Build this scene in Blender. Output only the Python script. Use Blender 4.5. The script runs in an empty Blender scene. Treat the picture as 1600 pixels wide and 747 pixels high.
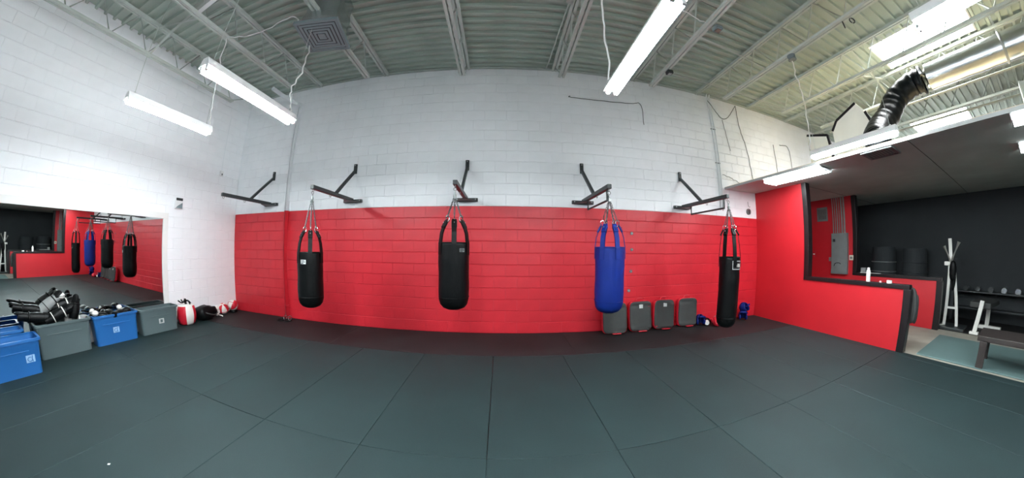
import bpy, bmesh, math, random
from mathutils import Matrix, Vector, Euler, noise
random.seed(7)
scene = bpy.context.scene
COL = scene.collection
PI = math.pi

# ------------------------------------------------------------------ camera
# wide panoramic lens fitted to the photograph (radial polynomial, 1600 x 747 frame)
F_PX, CX, CY, K1 = 431.188, 785.789, 387.848, -0.0488643
PITCH, ROLL, YAW, CAM_H = 0.0052422, -0.00897714, -0.00895774, 1.48117
cd = bpy.data.cameras.new('camera')
cam = bpy.data.objects.new('camera', cd)
COL.objects.link(cam)
scene.camera = cam
cd.type = 'PANO'
cd.panorama_type = 'FISHEYE_LENS_POLYNOMIAL'
cd.sensor_fit = 'HORIZONTAL'
cd.sensor_width = 36.0
cd.sensor_height = 36.0 * 747 / 1600
_f = F_PX * 36.0 / 1600
cd.fisheye_fov = math.radians(230)
cd.fisheye_polynomial_k0 = 0.0
cd.fisheye_polynomial_k1 = -1.0 / _f
cd.fisheye_polynomial_k2 = 0.0
cd.fisheye_polynomial_k3 = -K1 / _f ** 3
cd.fisheye_polynomial_k4 = 0.0
cd.shift_x = (800.0 - CX) / 1600
cd.shift_y = (CY - 373.5) / 747
cd.clip_start = 0.02
_R = Matrix.Rotation(YAW, 3, 'Z') @ Matrix.Rotation(PITCH, 3, 'X') @ Matrix.Rotation(ROLL, 3, 'Y')
_M = Matrix((_R.col[0], _R.col[2], -_R.col[1])).transposed().to_4x4()
_M.translation = (0, 0, CAM_H)
cam.matrix_world = _M

# ------------------------------------------------------------------ world, exposure
w = bpy.data.worlds.new('world'); scene.world = w; w.use_nodes = True
w.node_tree.nodes['Background'].inputs[0].default_value = (0.75, 0.87, 1.0, 1)
w.node_tree.nodes['Background'].inputs[1].default_value = 0.6
vs = scene.view_settings
vs.view_transform = 'Standard'; vs.look = 'None'; vs.gamma = 1.0; vs.use_curve_mapping = False
vs.exposure = 1.48
TUBE_POWER = 80.0      # emission of every fluorescent tube
LENS_POWER = 11.0      # emission of the wrap-around lenses under the low ceiling
SKY_POWER = 20.0       # skylight panes
scene.cycles.use_denoising = True
scene.cycles.max_bounces = 8
scene.cycles.diffuse_bounces = 5
scene.cycles.glossy_bounces = 5
scene.cycles.caustics_reflective = False
scene.cycles.sample_clamp_indirect = 6.0

# ------------------------------------------------------------------ dimensions (metres)
D = 4.76          # back wall
L = 6.24          # left wall at -L
RX = 5.90         # red partition
R2 = 8.30         # second partition
XB = 10.45        # black wall
XO = 13.5         # outer wall above the low ceiling
YR = -5.0         # wall behind the viewer
HC = 5.08         # roof deck
HS = 2.83         # low ceiling
XS = 4.87         # edge of the low ceiling
BH, BL = 0.2032, 0.4064
RED = 11 * BH

# ------------------------------------------------------------------ materials
def lin(r, g, b):
    f = lambda c: (c / 255 / 12.92) if c <= 10.3 else ((c / 255 + 0.055) / 1.055) ** 2.4
    return (f(r), f(g), f(b), 1)
MATS = {}
def mat(name, rgb, rough=0.6, metal=0.0, var=0.06, scale=6.0, bump=0.0, bscale=60.0, spec=0.5, emit=0.0, coat=0.0):
    if name in MATS: return MATS[name]
    m = bpy.data.materials.new(name); m.use_nodes = True
    nt = m.node_tree; b = nt.nodes['Principled BSDF']
    c = lin(*rgb)
    b.inputs['Roughness'].default_value = rough
    b.inputs['Metallic'].default_value = metal
    b.inputs['Specular IOR Level'].default_value = spec
    b.inputs['Coat Weight'].default_value = coat
    if emit:
        b.inputs['Base Color'].default_value = c
        b.inputs['Emission Color'].default_value = c
        b.inputs['Emission Strength'].default_value = emit
    else:
        tc = nt.nodes.new('ShaderNodeTexCoord')
        n = nt.nodes.new('ShaderNodeTexNoise'); n.inputs['Scale'].default_value = scale; n.inputs['Detail'].default_value = 4
        nt.links.new(tc.outputs['Object'], n.inputs['Vector'])
        r = nt.nodes.new('ShaderNodeValToRGB')
        r.color_ramp.elements[0].position = 0.3; r.color_ramp.elements[1].position = 0.7
        r.color_ramp.elements[0].color = [x * (1 - var) for x in c[:3]] + [1]
        r.color_ramp.elements[1].color = [min(1, x * (1 + var)) for x in c[:3]] + [1]
        nt.links.new(n.outputs['Fac'], r.inputs['Fac']); nt.links.new(r.outputs['Color'], b.inputs['Base Color'])
        if bump:
            n2 = nt.nodes.new('ShaderNodeTexNoise'); n2.inputs['Scale'].default_value = bscale; n2.inputs['Detail'].default_value = 5
            nt.links.new(tc.outputs['Object'], n2.inputs['Vector'])
            bp = nt.nodes.new('ShaderNodeBump'); bp.inputs['Strength'].default_value = bump; bp.inputs['Distance'].default_value = 0.01
            nt.links.new(n2.outputs['Fac'], bp.inputs['Height']); nt.links.new(bp.outputs['Normal'], b.inputs['Normal'])
    MATS[name] = m
    return m

WHITE_BLOCK = mat('white_block_paint', (244, 246, 249), 0.5, var=0.025, scale=3, bump=0.25, bscale=45)
RED_BLOCK = mat('red_block_paint', (200, 36, 49), 0.42, var=0.06, scale=3, bump=0.25, bscale=45)
RED_WALL = mat('red_drywall_paint', (186, 29, 39), 0.45, var=0.05, scale=2, bump=0.08, bscale=90)
BLACK_TRIM = mat('black_trim_paint', (22, 18, 20), 0.35, var=0.1)
BLACK_WALL = mat('black_wall_paint', (36, 41, 44), 0.8, var=0.12, scale=1.5, bump=0.15, bscale=30)
LOW_CEIL = mat('low_ceiling_board', (188, 198, 192), 0.85, var=0.12, scale=1.2, bump=0.1)
DECK = mat('painted_steel_deck', (178, 190, 180), 0.55, var=0.06, scale=1.5)
STEEL_W = mat('painted_joist_steel', (190, 198, 192), 0.5, var=0.06, scale=4)
CONCRETE = mat('grey_concrete', (150, 146, 134), 0.75, var=0.14, scale=2.5, bump=0.15, bscale=25)
WHITE_TRIM = mat('white_trim_paint', (232, 232, 230), 0.4, var=0.02)
HOUSING = mat('white_enamel', (235, 236, 236), 0.35, var=0.02)
PIPE_W = mat('pipe_white_paint', (234, 238, 241), 0.45, var=0.04)
PIPE_R = mat('pipe_red_paint', (205, 40, 54), 0.42, var=0.04)
GALV = mat('galvanised_conduit', (150, 154, 152), 0.4, metal=0.5, var=0.08, scale=12)
BRACKET = mat('bracket_black_steel', (38, 44, 46), 0.42, var=0.12, scale=10)
CHROME = mat('chrome', (215, 216, 218), 0.18, metal=1.0, var=0.02)
CHAIN = mat('zinc_chain', (120, 124, 124), 0.35, metal=0.85, var=0.1, scale=30)
BLACK_L = mat('black_leather', (6, 8, 9), 0.42, var=0.18, scale=9, bump=0.25, bscale=22, spec=0.16)
BLUE_L = mat('blue_leather', (9, 33, 106), 0.48, var=0.08, scale=6, bump=0.2, bscale=22, spec=0.2)
CHAR_F = mat('charcoal_fabric', (50, 53, 52), 0.7, var=0.12, scale=8, bump=0.35, bscale=14)
RED_V = mat('red_vinyl', (196, 30, 48), 0.4, var=0.06, bump=0.1, bscale=30)
WHITE_V = mat('white_vinyl', (232, 230, 224), 0.4, var=0.03)
GREY_V = mat('grey_vinyl', (138, 142, 142), 0.5, var=0.05)
PATCH = mat('pale_label', (196, 200, 198), 0.5, var=0.04)
BLUE_P = mat('blue_plastic', (36, 100, 166), 0.38, var=0.04, scale=3)
GREY_P = mat('grey_plastic', (84, 100, 102), 0.42, var=0.04, scale=3)
PALE_B = mat('pale_blue_print', (150, 190, 226), 0.5, var=0.02)
CORD = mat('white_cord', (236, 236, 234), 0.5, var=0.02)
DCORD = mat('dark_cable', (84, 92, 93), 0.6, var=0.05)
FOIL = mat('foil_jacket', (205, 210, 212), 0.26, metal=1.0, var=0.05, bump=0.5, bscale=9)
FLEX = mat('black_duct_film', (6, 11, 14), 0.38, var=0.2, bump=0.5, bscale=13, spec=0.2)
DIFF = mat('grey_diffuser_steel', (120, 134, 138), 0.5, var=0.04)
PANEL_G = mat('panel_grey_enamel', (112, 118, 118), 0.5, var=0.06)
WOOD = mat('dark_stained_wood', (44, 38, 36), 0.5, var=0.2, scale=14)
ORANGE = mat('rust_orange', (128, 108, 98), 0.5)
GYM_W = mat('gym_white_steel', (222, 222, 216), 0.35, var=0.02)
FOAM = mat('white_foam_board', (214, 212, 200), 0.7, var=0.05, scale=3)
TUBE = mat('fluorescent_glow', (244, 252, 255), emit=TUBE_POWER)
LENS = mat('lens_glow', (246, 252, 255), emit=LENS_POWER)
LENS2 = mat('dim_lens_glow', (246, 252, 255), emit=LENS_POWER * 0.4)  # emission lowered so the second partition stays dark
SKY = mat('skylight_glow', (250, 253, 255), emit=SKY_POWER)

def rubber(name, a, b_, rough):
    m = bpy.data.materials.new(name); m.use_nodes = True
    nt = m.node_tree; b = nt.nodes['Principled BSDF']; b.inputs['Roughness'].default_value = rough; b.inputs['Specular IOR Level'].default_value = 0.28
    tc = nt.nodes.new('ShaderNodeTexCoord'); oi = nt.nodes.new('ShaderNodeObjectInfo')
    n1 = nt.nodes.new('ShaderNodeTexNoise'); n1.inputs['Scale'].default_value = 1.6; n1.inputs['Detail'].default_value = 5
    n2 = nt.nodes.new('ShaderNodeTexNoise'); n2.inputs['Scale'].default_value = 130; n2.inputs['Detail'].default_value = 2
    geo = nt.nodes.new('ShaderNodeNewGeometry')
    for n in (n1, n2): nt.links.new(geo.outputs['Position'], n.inputs['Vector'])
    r = nt.nodes.new('ShaderNodeValToRGB'); r.color_ramp.elements[0].position = 0.25; r.color_ramp.elements[1].position = 0.75
    r.color_ramp.elements[0].color = lin(*a); r.color_ramp.elements[1].color = lin(*b_)
    ad = nt.nodes.new('ShaderNodeMath'); ad.operation = 'MULTIPLY_ADD'; ad.inputs[1].default_value = 0.45
    nt.links.new(n2.outputs['Fac'], ad.inputs[0]); 
    a2 = nt.nodes.new('ShaderNodeMath'); a2.operation = 'MULTIPLY_ADD'; a2.inputs[1].default_value = 0.14; 
    nt.links.new(oi.outputs['Random'], a2.inputs[0]); 
    a3 = nt.nodes.new('ShaderNodeMath'); a3.operation = 'MULTIPLY'; a3.inputs[1].default_value = 0.45
    nt.links.new(n1.outputs['Fac'], a3.inputs[0]); nt.links.new(a3.outputs[0], a2.inputs[2])
    nt.links.new(a2.outputs[0], ad.inputs[2]); nt.links.new(ad.outputs[0], r.inputs['Fac'])
    nt.links.new(r.outputs['Color'], b.inputs['Base Color'])
    bp = nt.nodes.new('ShaderNodeBump'); bp.inputs['Strength'].default_value = 0.2; bp.inputs['Distance'].default_value = 0.003
    nt.links.new(n2.outputs['Fac'], bp.inputs['Height']); nt.links.new(bp.outputs['Normal'], b.inputs['Normal'])
    MATS[name] = m
    return m
MAT_R = rubber('teal_grey_rubber', (15, 31, 32), (27, 46, 47), 0.66)
STRIP_R = rubber('dark_rubber', (22, 23, 24), (32, 32, 33), 0.66)
BLUE_MAT = rubber('blue_grey_foam', (84, 108, 108), (98, 122, 121), 0.7)

def mirror_mat():
    m = bpy.data.materials.new('mirror_glass'); m.use_nodes = True
    b = m.node_tree.nodes['Principled BSDF']
    b.inputs['Metallic'].default_value = 1.0; b.inputs['Roughness'].default_value = 0.0
    b.inputs['Base Color'].default_value = (0.78, 0.82, 0.81, 1)
    return m
MIRROR = mirror_mat()

# ------------------------------------------------------------------ mesh building
def frame_of(d):
    d = Vector(d).normalized()
    u = Vector((0, 0, 1)) if abs(d.z) < 0.95 else Vector((1, 0, 0))
    x = d.cross(u).normalized(); y = x.cross(d).normalized()
    return x, y, d
def T(x=0, y=0, z=0): return Matrix.Translation((x, y, z))
def RZ(a): return Matrix.Rotation(a, 4, 'Z')
def RX_(a): return Matrix.Rotation(a, 4, 'X')
def RY_(a): return Matrix.Rotation(a, 4, 'Y')
class MB:
    def __init__(s): s.v = []; s.f = []; s.mi = []; s.sm = []
    def add(s, vs, fs, mi=0, sm=False, M=None):
        o = len(s.v)
        if M is not None: vs = [M @ Vector(p) for p in vs]
        s.v += [tuple(p) for p in vs]
        for k, f in enumerate(fs):
            s.f.append([i + o for i in f]); s.mi.append(mi[k] if isinstance(mi, list) else mi); s.sm.append(sm)
        return s
    def box(s, c, d, M=None, mi=0):
        x, y, z = c; a, b, h = d[0] / 2, d[1] / 2, d[2] / 2
        vs = [(x + i * a, y + j * b, z + k * h) for k in (-1, 1) for j in (-1, 1) for i in (-1, 1)]
        return s.add(vs, [(0, 2, 3, 1), (4, 5, 7, 6), (0, 1, 5, 4), (2, 6, 7, 3), (0, 4, 6, 2), (1, 3, 7, 5)], mi, False, M)
    def rng(s, x0, x1, y0, y1, z0, z1, mi=0): return s.box(((x0 + x1) / 2, (y0 + y1) / 2, (z0 + z1) / 2), (x1 - x0, y1 - y0, z1 - z0), None, mi)
    def bar(s, p0, p1, w, h, mi=0):
        p0 = Vector(p0); p1 = Vector(p1); x, y, d = frame_of(p1 - p0)
        M = Matrix((x, y, d)).transposed().to_4x4(); M.translation = (p0 + p1) / 2
        return s.box((0, 0, 0), (w, h, (p1 - p0).length), M, mi)
    def tube(s, pts, r, n=8, mi=0, caps=True, closed=False):
        pts = [Vector(p) for p in pts]; N = len(pts)
        rs = r if isinstance(r, (list, tuple)) else [r] * N
        vs = []; fs = []; px = None
        for i, p in enumerate(pts):
            if closed: t = pts[(i + 1) % N] - pts[i - 1]
            else: t = pts[min(i + 1, N - 1)] - pts[max(i - 1, 0)]
            t.normalize()
            if px is None: x, y, _ = frame_of(t)
            else:
                x = (px - t * px.dot(t)).normalized(); y = t.cross(x)
            px = x
            for k in range(n):
                a = 2 * PI * k / n
                vs.append(p + (x * math.cos(a) + y * math.sin(a)) * rs[i])
        for i in range(N if closed else N - 1):
            j = (i + 1) % N
            for k in range(n):
                q = (k + 1) % n
                fs.append((i * n + k, i * n + q, j * n + q, j * n + k))
        s.add(vs, fs, mi, True)
        if caps and not closed:
            s.add(vs[:n], [tuple(range(n))[::-1]], mi); s.add(vs[-n:], [tuple(range(n))], mi)
        return s
    def cyl(s, p0, p1, r0, r1=None, n=16, mi=0, caps=True): return s.tube([p0, p1], [r0, r0 if r1 is None else r1], n, mi, caps)
    def lathe(s, prof, n=28, M=None, mi=0, seg_mi=None, sm=True):
        vs = []; fs = []; mm = []
        for r, z in prof:
            for k in range(n):
                a = 2 * PI * k / n; vs.append((r * math.cos(a), r * math.sin(a), z))
        for i in range(len(prof) - 1):
            for k in range(n):
                q = (k + 1) % n
                fs.append((i * n + k, i * n + q, (i + 1) * n + q, (i + 1) * n + k)); mm.append(seg_mi(k, i) if seg_mi else mi)
        return s.add(vs, fs, mm, sm, M)
    def ell(s, c, r, e=1.0, nu=20, nv=12, M=None, mi=0, fn=None, fmi=None):
        sg = lambda v, p: math.copysign(abs(v) ** p, v)
        vs = []; fs = []; mm = []
        for i in range(nv + 1):
            t = -PI / 2 + PI * i / nv
            for k in range(nu):
                a = 2 * PI * k / nu
                p = Vector((r[0] * sg(math.cos(t), e) * sg(math.cos(a), e), r[1] * sg(math.cos(t), e) * sg(math.sin(a), e), r[2] * sg(math.sin(t), e)))
                if fn: p = fn(p)
                vs.append(p + Vector(c))
        for i in range(nv):
            for k in range(nu):
                q = (k + 1) % nu
                fs.append((i * nu + k, i * nu + q, (i + 1) * nu + q, (i + 1) * nu + k)); mm.append(fmi(i, k) if fmi else mi)
        return s.add(vs, fs, mm, True, M)
    def torus(s, R, r, M=None, n=20, m=8, mi=0, sx=1.0, sy=1.0):
        pts = [(R * sx * math.cos(2 * PI * k / n), R * sy * math.sin(2 * PI * k / n), 0) for k in range(n)]
        if M is not None: pts = [M @ Vector(p) for p in pts]
        return s.tube(pts, r, m, mi, closed=True)
    def prism(s, poly, h, M=None, mi=0):
        n = len(poly); vs = [(x, y, 0) for x, y in poly] + [(x, y, h) for x, y in poly]
        fs = [tuple(range(n))[::-1], tuple(range(n, 2 * n))] + [(i, (i + 1) % n, (i + 1) % n + n, i + n) for i in range(n)]
        return s.add(vs, fs, mi, False, M)
    def mesh(s, name, mats, bevel=0.0, seg=2, angle=0.7, allsmooth=False):
        me = bpy.data.meshes.new(name)
        me.from_pydata(s.v, [], s.f)
        for m in (mats if isinstance(mats, (list, tuple)) else [mats]): me.materials.append(m)
        me.polygons.foreach_set('material_index', s.mi)
        me.polygons.foreach_set('use_smooth', [bool(x) or allsmooth for x in s.sm])
        bm = bmesh.new(); bm.from_mesh(me)
        bmesh.ops.remove_doubles(bm, verts=bm.verts, dist=1e-6)
        bmesh.ops.recalc_face_normals(bm, faces=bm.faces)
        if bevel:
            es = [e for e in bm.edges if len(e.link_faces) == 2 and e.calc_face_angle(0) > 0.6]
            bmesh.ops.bevel(bm, geom=es, offset=bevel, segments=seg, profile=0.5, affect='EDGES', clamp_overlap=True)
        bm.to_mesh(me); bm.free()
        if any(s.sm) or allsmooth: me.set_sharp_from_angle(angle=angle)
        me.update()
        return me
    def build(s, name, mats, parent=None, bevel=0.0, **k):
        return link(name, s.mesh(name, mats, bevel, **k), parent)
def link(name, me, parent=None, loc=None):
    o = bpy.data.objects.new(name, me); COL.objects.link(o)
    if parent is not None: o.parent = parent
    if loc is not None: o.location = loc
    return o
def tag(o, label=None, cat=None, group=None, kind=None):
    if label: o['label'] = label
    if cat: o['category'] = cat
    if group: o['group'] = group
    if kind: o['kind'] = kind
    return o
def thing(name, label, cat, loc=(0, 0, 0), rot=(0, 0, 0), group=None):
    o = bpy.data.objects.new(name, None); COL.objects.link(o); o.empty_display_size = 0.1
    o.location = loc; o.rotation_euler = rot
    return tag(o, label, cat, group)
def struct(o): o['kind'] = 'structure'; return o
def arc(c, r, a0, a1, n, ax='XZ'):
    out = []
    for i in range(n + 1):
        a = a0 + (a1 - a0) * i / n
        if ax == 'XZ': out.append((c[0] + r * math.cos(a), c[1], c[2] + r * math.sin(a)))
        if ax == 'YZ': out.append((c[0], c[1] + r * math.cos(a), c[2] + r * math.sin(a)))
    return out
def catmull(pts, n=8):
    P = [Vector(p) for p in pts]; P = [2 * P[0] - P[1]] + P + [2 * P[-1] - P[-2]]; out = []
    for i in range(1, len(P) - 2):
        for k in range(n):
            t = k / n; a, b, c, d = P[i - 1:i + 3]
            out.append(0.5 * ((2 * b) + (c - a) * t + (2 * a - 5 * b + 4 * c - d) * t * t + (3 * b - a - 3 * c + d) * t ** 3))
    out.append(P[-2]); return out

# ================================================================== SETTING
# ---- floor
floor = struct(MB().rng(-L - 0.15, RX + 0.06, YR, D + 0.15, -0.16, -0.022).build('floor', BLACK_TRIM))
W, X0, C1, C2 = 0.968, -0.0853, 1.6327, 3.667
def mat_piece(x0, x1, y0, y1, m, name, z1=0.0):
    c = 0.004
    bm = MB(); a = [(x0, y0), (x1, y0), (x1, y1), (x0, y1)]; b = [(x0 + c, y0 + c), (x1 - c, y0 + c), (x1 - c, y1 - c), (x0 + c, y1 - c)]
    vs = [(p[0], p[1], -0.022) for p in a] + [(p[0], p[1], z1 - 0.003) for p in a] + [(p[0], p[1], z1) for p in b]
    fs = [(8, 9, 10, 11)] + [(i, (i + 1) % 4, (i + 1) % 4 + 4, i + 4) for i in range(4)] + [(i + 4, (i + 1) % 4 + 4, (i + 1) % 4 + 8, i + 8) for i in range(4)]
    bm.add(vs, fs); return bm.build(name, m, floor)
ys = [C2, C1, C1 - 2.034, C1 - 4.068, YR]
xs = [X0 + k * W for k in range(-6, 7)]; xs = [-L] + xs + [RX + 0.06]
for i in range(len(xs) - 1):
    for j in range(4):
        g0 = random.uniform(0.0008, 0.0022); gx = random.uniform(0.0008, 0.002)
        if i < len(xs) - 2 and j == 0 and abs(xs[i + 1] - X0) < 0.01: g0 = 0.0045
        if j == 1 and abs(xs[i] - X0 + 3 * W) < 0.6: gx = 0.004
        mat_piece(xs[i] + gx, xs[i + 1] - g0, ys[j + 1] + gx, ys[j] - gx, MAT_R, 'mat', random.uniform(-0.001, 0.0005))
for x0, x1 in ((-L, -2.65), (-2.65, 1.1), (1.1, RX)):
    mat_piece(x0 + 0.001, x1 - 0.001, C2 + 0.002, D, STRIP_R, 'rubber_strip', 0.0)
floor_gym = struct(MB().rng(RX + 0.06, XO, YR, D + 0.15, -0.16, -0.006).build('floor_gym', CONCRETE))

# ---- block walls
def block_mesh(name, w, m):
    b = MB(); c = 0.007; g = 0.0012; h = BH; gx = 0.0004 if m is RED_BLOCK else 0.001; cx = 0.001 if m is RED_BLOCK else 0.0025
    o = [(gx, g), (w - gx, g), (w - gx, h - g), (gx, h - g)]; i = [(gx + cx, g + c), (w - gx - cx, g + c), (w - gx - cx, h - g - c), (gx + cx, h - g - c)]
    vs = [(x, 0.006, z) for x, z in o] + [(x, 0.0, z) for x, z in i]
    b.add(vs, [(4, 5, 6, 7)] + [(k, (k + 1) % 4, (k + 1) % 4 + 4, k + 4) for k in range(4)])
    return b.mesh(name, m)
BM = {}
def bmesh_of(w, m):
    k = (round(w, 3), m.name)
    if k not in BM: BM[k] = block_mesh('block', w, m)
    return BM[k]
def block_wall(wall, items, M):
    # items: (u, z, width, material); the 300 largest in view are single blocks
    cam_p = Vector((0, 0, CAM_H))
    def size(it):
        p = M @ Vector((it[0] + it[2] / 2, 0, it[1] + BH / 2)); d = p - cam_p
        n = (M.to_3x3() @ Vector((0, -1, 0)))
        return abs(n.dot(d)) / d.length ** 3 * it[2]
    items.sort(key=size, reverse=True)
    for u, z, wd, m in items[:300]:
        o = link('block', bmesh_of(wd, m), wall); o.matrix_local = M @ T(u, 0, z)
    rest = MB(); ml = [WHITE_BLOCK, RED_BLOCK]
    for u, z, wd, m in items[300:]:
        me = bmesh_of(wd, m)
        rest.add([M @ Vector((v.co.x + u, v.co.y, v.co.z + z)) for v in me.vertices], [tuple(p.vertices) for p in me.polygons], ml.index(m))
    if rest.v: rest.build('blocks', ml, wall)['kind'] = 'stuff'
def courses(u0, u1, z_from, z_to, off, red, skip=None, phase=0):
    out = []
    for k in range(z_from, z_to):
        z = k * BH; m = RED_BLOCK if (red and k < 11) else WHITE_BLOCK
        o = off + (BL / 2 if (k + phase) % 2 else 0)
        n0 = math.floor((u0 - o) / BL)
        u = o + n0 * BL
        while u < u1 - 1e-6:
            a, b = max(u, u0), min(u + BL, u1)
            if b - a > 0.03 and not (skip and skip(a, b, z)): out.append((a, z, b - a, m))
            u += BL
    return out
b = MB()
b.rng(-L - 0.15, XO, D + 0.008, D + 0.2, RED, HC + 0.1, 0); b.rng(-L - 0.15, XO, D + 0.008, D + 0.2, -0.16, RED, 1)
wall_back = struct(b.build('wall_back', [WHITE_BLOCK, RED_BLOCK]))
it = courses(-L, 8.6, 0, 25, 0.70, True, lambda a, c, z: a > RX - 0.02 and z < HS, phase=0)
block_wall(wall_back, it, T(0, D, 0))
wall_left = struct(MB().rng(-L - 0.2, -L - 0.008, YR, D + 0.2, -0.16, HC + 0.1).build('wall_left', WHITE_BLOCK))
it = courses(-0.75, D, 0, 25, 0.106, False, lambda a, c, z: c < 2.9 and z > 0.35 and z + BH < 2.0, phase=0)
block_wall(wall_left, it, T(-L, 0, 0) @ RZ(PI / 2))
struct(MB().rng(-L - 0.2, XO, YR - 0.2, YR, -0.16, HC + 0.1).build('wall_rear', WHITE_BLOCK))
struct(MB().rng(XO, XO + 0.2, YR - 0.2, D + 0.2, HS, HC + 0.1).build('wall_outer', WHITE_BLOCK))
struct(MB().rng(XB, XB + 0.15, YR, D, -0.16, HS).build('wall_black', BLACK_WALL))

# ---- red partitions with a large cut-out
def partition(name, x, yo, ye, zh):
    poly = [(D, 0), (D, HS), (yo, HS), (yo, zh), (ye, zh), (ye, 0)]
    M = Matrix(((0, 0, 1, x), (1, 0, 0, 0), (0, 1, 0, 0), (0, 0, 0, 1)))
    wl = struct(MB().prism(poly, 0.12, M).build(name, RED_WALL))
    t = 0.02; a, c = x - t, x + 0.12 + t
    MB().rng(a, c, yo - 0.03, yo + 0.075, zh + 0.02, HS - 0.002).build('jamb_trim', BLACK_TRIM, wl, 0.004)
    MB().rng(a, c, ye - 0.02, yo + 0.075, zh - 0.045, zh + 0.02).build('sill_trim', BLACK_TRIM, wl, 0.004)
    MB().rng(a, c, ye - 0.045, ye + 0.07, 0.0, zh - 0.046).build('end_trim', BLACK_TRIM, wl, 0.004)
    return wl
wall_right = partition('wall_right', RX, 3.40, 1.47, 0.985)
wall_partition = partition('wall_partition', R2, 3.36, 1.42, 0.985)

# ---- low ceiling over the gym side
ceiling_low = struct(MB().rng(XS, XB + 0.15, YR, D, HS, HS + 0.04).build('ceiling_low', LOW_CEIL))
MB().rng(7.7, XO, YR, D - 0.002, HS + 0.04, HS + 0.06).build('absorber_sheet', mat('dark_absorber', (70, 66, 60), 0.9, var=0.2, scale=5), ceiling_low)  # unseen dark sheet, added to cut the bounce onto the far deck
MB().rng(XS + 0.001, 7.69, YR, D - 0.002, HS + 0.04, HS + 0.052).build('bounce_sheet', mat('warm_bounce_tint', (222, 196, 152), 0.75, var=0.1, scale=2), ceiling_low)  # unseen warm sheet, added to bounce cream light up onto the deck
struct(MB().rng(XS - 0.025, XS - 0.001, YR, D, HS - 0.004, HS + 0.041).build('trim_1', mat('dull_trim_paint', (168, 172, 170), 0.5)))
for y in (3.55, 1.1, -1.35):
    MB().rng(XS + 0.02, XB, y - 0.004, y + 0.004, HS - 0.003, HS + 0.01).build('board_joint', BLACK_WALL, ceiling_low)
g = thing('ceiling_vent', 'square grey air vent flush in the low ceiling under the black duct', 'vent', (5.12, 1.56, HS))
b = MB()
for s_ in (-1, 1): b.box((s_ * 0.215, 0, -0.01), (0.03, 0.46, 0.02)); b.box((0, s_ * 0.215, -0.01), (0.40, 0.03, 0.02))
b.build('frame', PANEL_G, g)
for k in range(9): MB().box((0, -0.18 + k * 0.045, -0.008), (0.40, 0.028, 0.004), RX_(0.0)).build('slat', PANEL_G, g)

# ---- roof deck (corrugated sheets, ribs along X)
ceiling = struct(MB().rng(-L - 0.2, XO + 0.2, YR - 0.2, D + 0.2, HC + 0.12, HC + 0.2).build('ceiling', DECK))
SKYL = [(6.42, 7.62, 0.0, 1.65), (11.4, 12.95, 0.825, 2.43)]
# the roof slab is split round the skylight wells
bpy.data.objects.remove(ceiling)
b = MB()
cuts_y = [YR - 0.2, 0.0, 0.825, 1.65, 2.43, D + 0.2]
for a, c in zip(cuts_y[:-1], cuts_y[1:]):
    holes = [(h[0], h[1]) for h in SKYL if h[2] <= a + 1e-6 and h[3] >= c - 1e-6]
    x = -L - 0.2
    for h0, h1 in holes: b.rng(x, h0, a, c, HC + 0.12, HC + 0.2); x = h1
    b.rng(x, XO + 0.2, a, c, HC + 0.12, HC + 0.2)
ceiling = struct(b.build('ceiling', DECK))
def deck_panel(x0, x1, y0, y1):
    n = max(1, round((y1 - y0) / 0.1524)); p = (y1 - y0) / n; d = 0.055
    pr = []
    for k in range(n):
        y = y0 + k * p
        pr += [(y, d), (y + 0.60 * p, d), (y + 0.68 * p, 0), (y + 0.92 * p, 0)]
    pr.append((y1, d))
    vs = [(x, y, HC + z) for x in (x0, x1) for y, z in pr]; m = len(pr)
    MB().add(vs, [(i, i + 1, i + 1 + m, i + m) for i in range(m - 1)]).build('deck_panel', DECK, ceiling)
ey = [YR, -3.9, -2.9, -1.9, -0.95, 0.0, 0.825, 1.65, 2.43, 3.2, 3.98, D]
for a, c in zip(ey[:-1], ey[1:]):
    holes = [(h[0], h[1]) for h in SKYL if h[2] <= a + 1e-6 and h[3] >= c - 1e-6]
    x = -L
    for h0, h1 in holes: deck_panel(x, h0, a, c); x = h1
    for xm in (1.86, 8.6):
        if x < xm - 0.5: deck_panel(x, xm, a, c); x = xm
    deck_panel(x, XO, a, c)
b = MB().rng(-L, XO, D - 0.05, D - 0.004, HC - 0.05, HC - 0.042); b.rng(-L, XO, D - 0.012, D - 0.003, HC - 0.05, HC)
struct(b.build('trim_2', STEEL_W))
for n_, (x0, x1, y0, y1) in enumerate(SKYL):
    b = MB(); t = 0.03
    b.rng(x0, x0 + t, y0, y1, HC, HC + 0.35); b.rng(x1 - t, x1, y0, y1, HC, HC + 0.35)
    b.rng(x0 + t, x1 - t, y0, y0 + t, HC, HC + 0.35); b.rng(x0 + t, x1 - t, y1 - t, y1, HC, HC + 0.35)
    wn = struct(b.build('window_%d' % (n_ + 1), WHITE_TRIM))
    ym = (y0 + y1) / 2
    for a, c in ((y0 + t, ym - 0.015), (ym + 0.015, y1 - t)):
        MB().rng(x0 + t, x1 - t, a, c, HC + 0.13, HC + 0.15).build('pane', SKY, wn)
    MB().rng(x0 + t, x1 - t, ym - 0.015, ym + 0.015, HC + 0.12, HC + 0.16).build('glazing_bar', WHITE_TRIM, wn)

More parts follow.
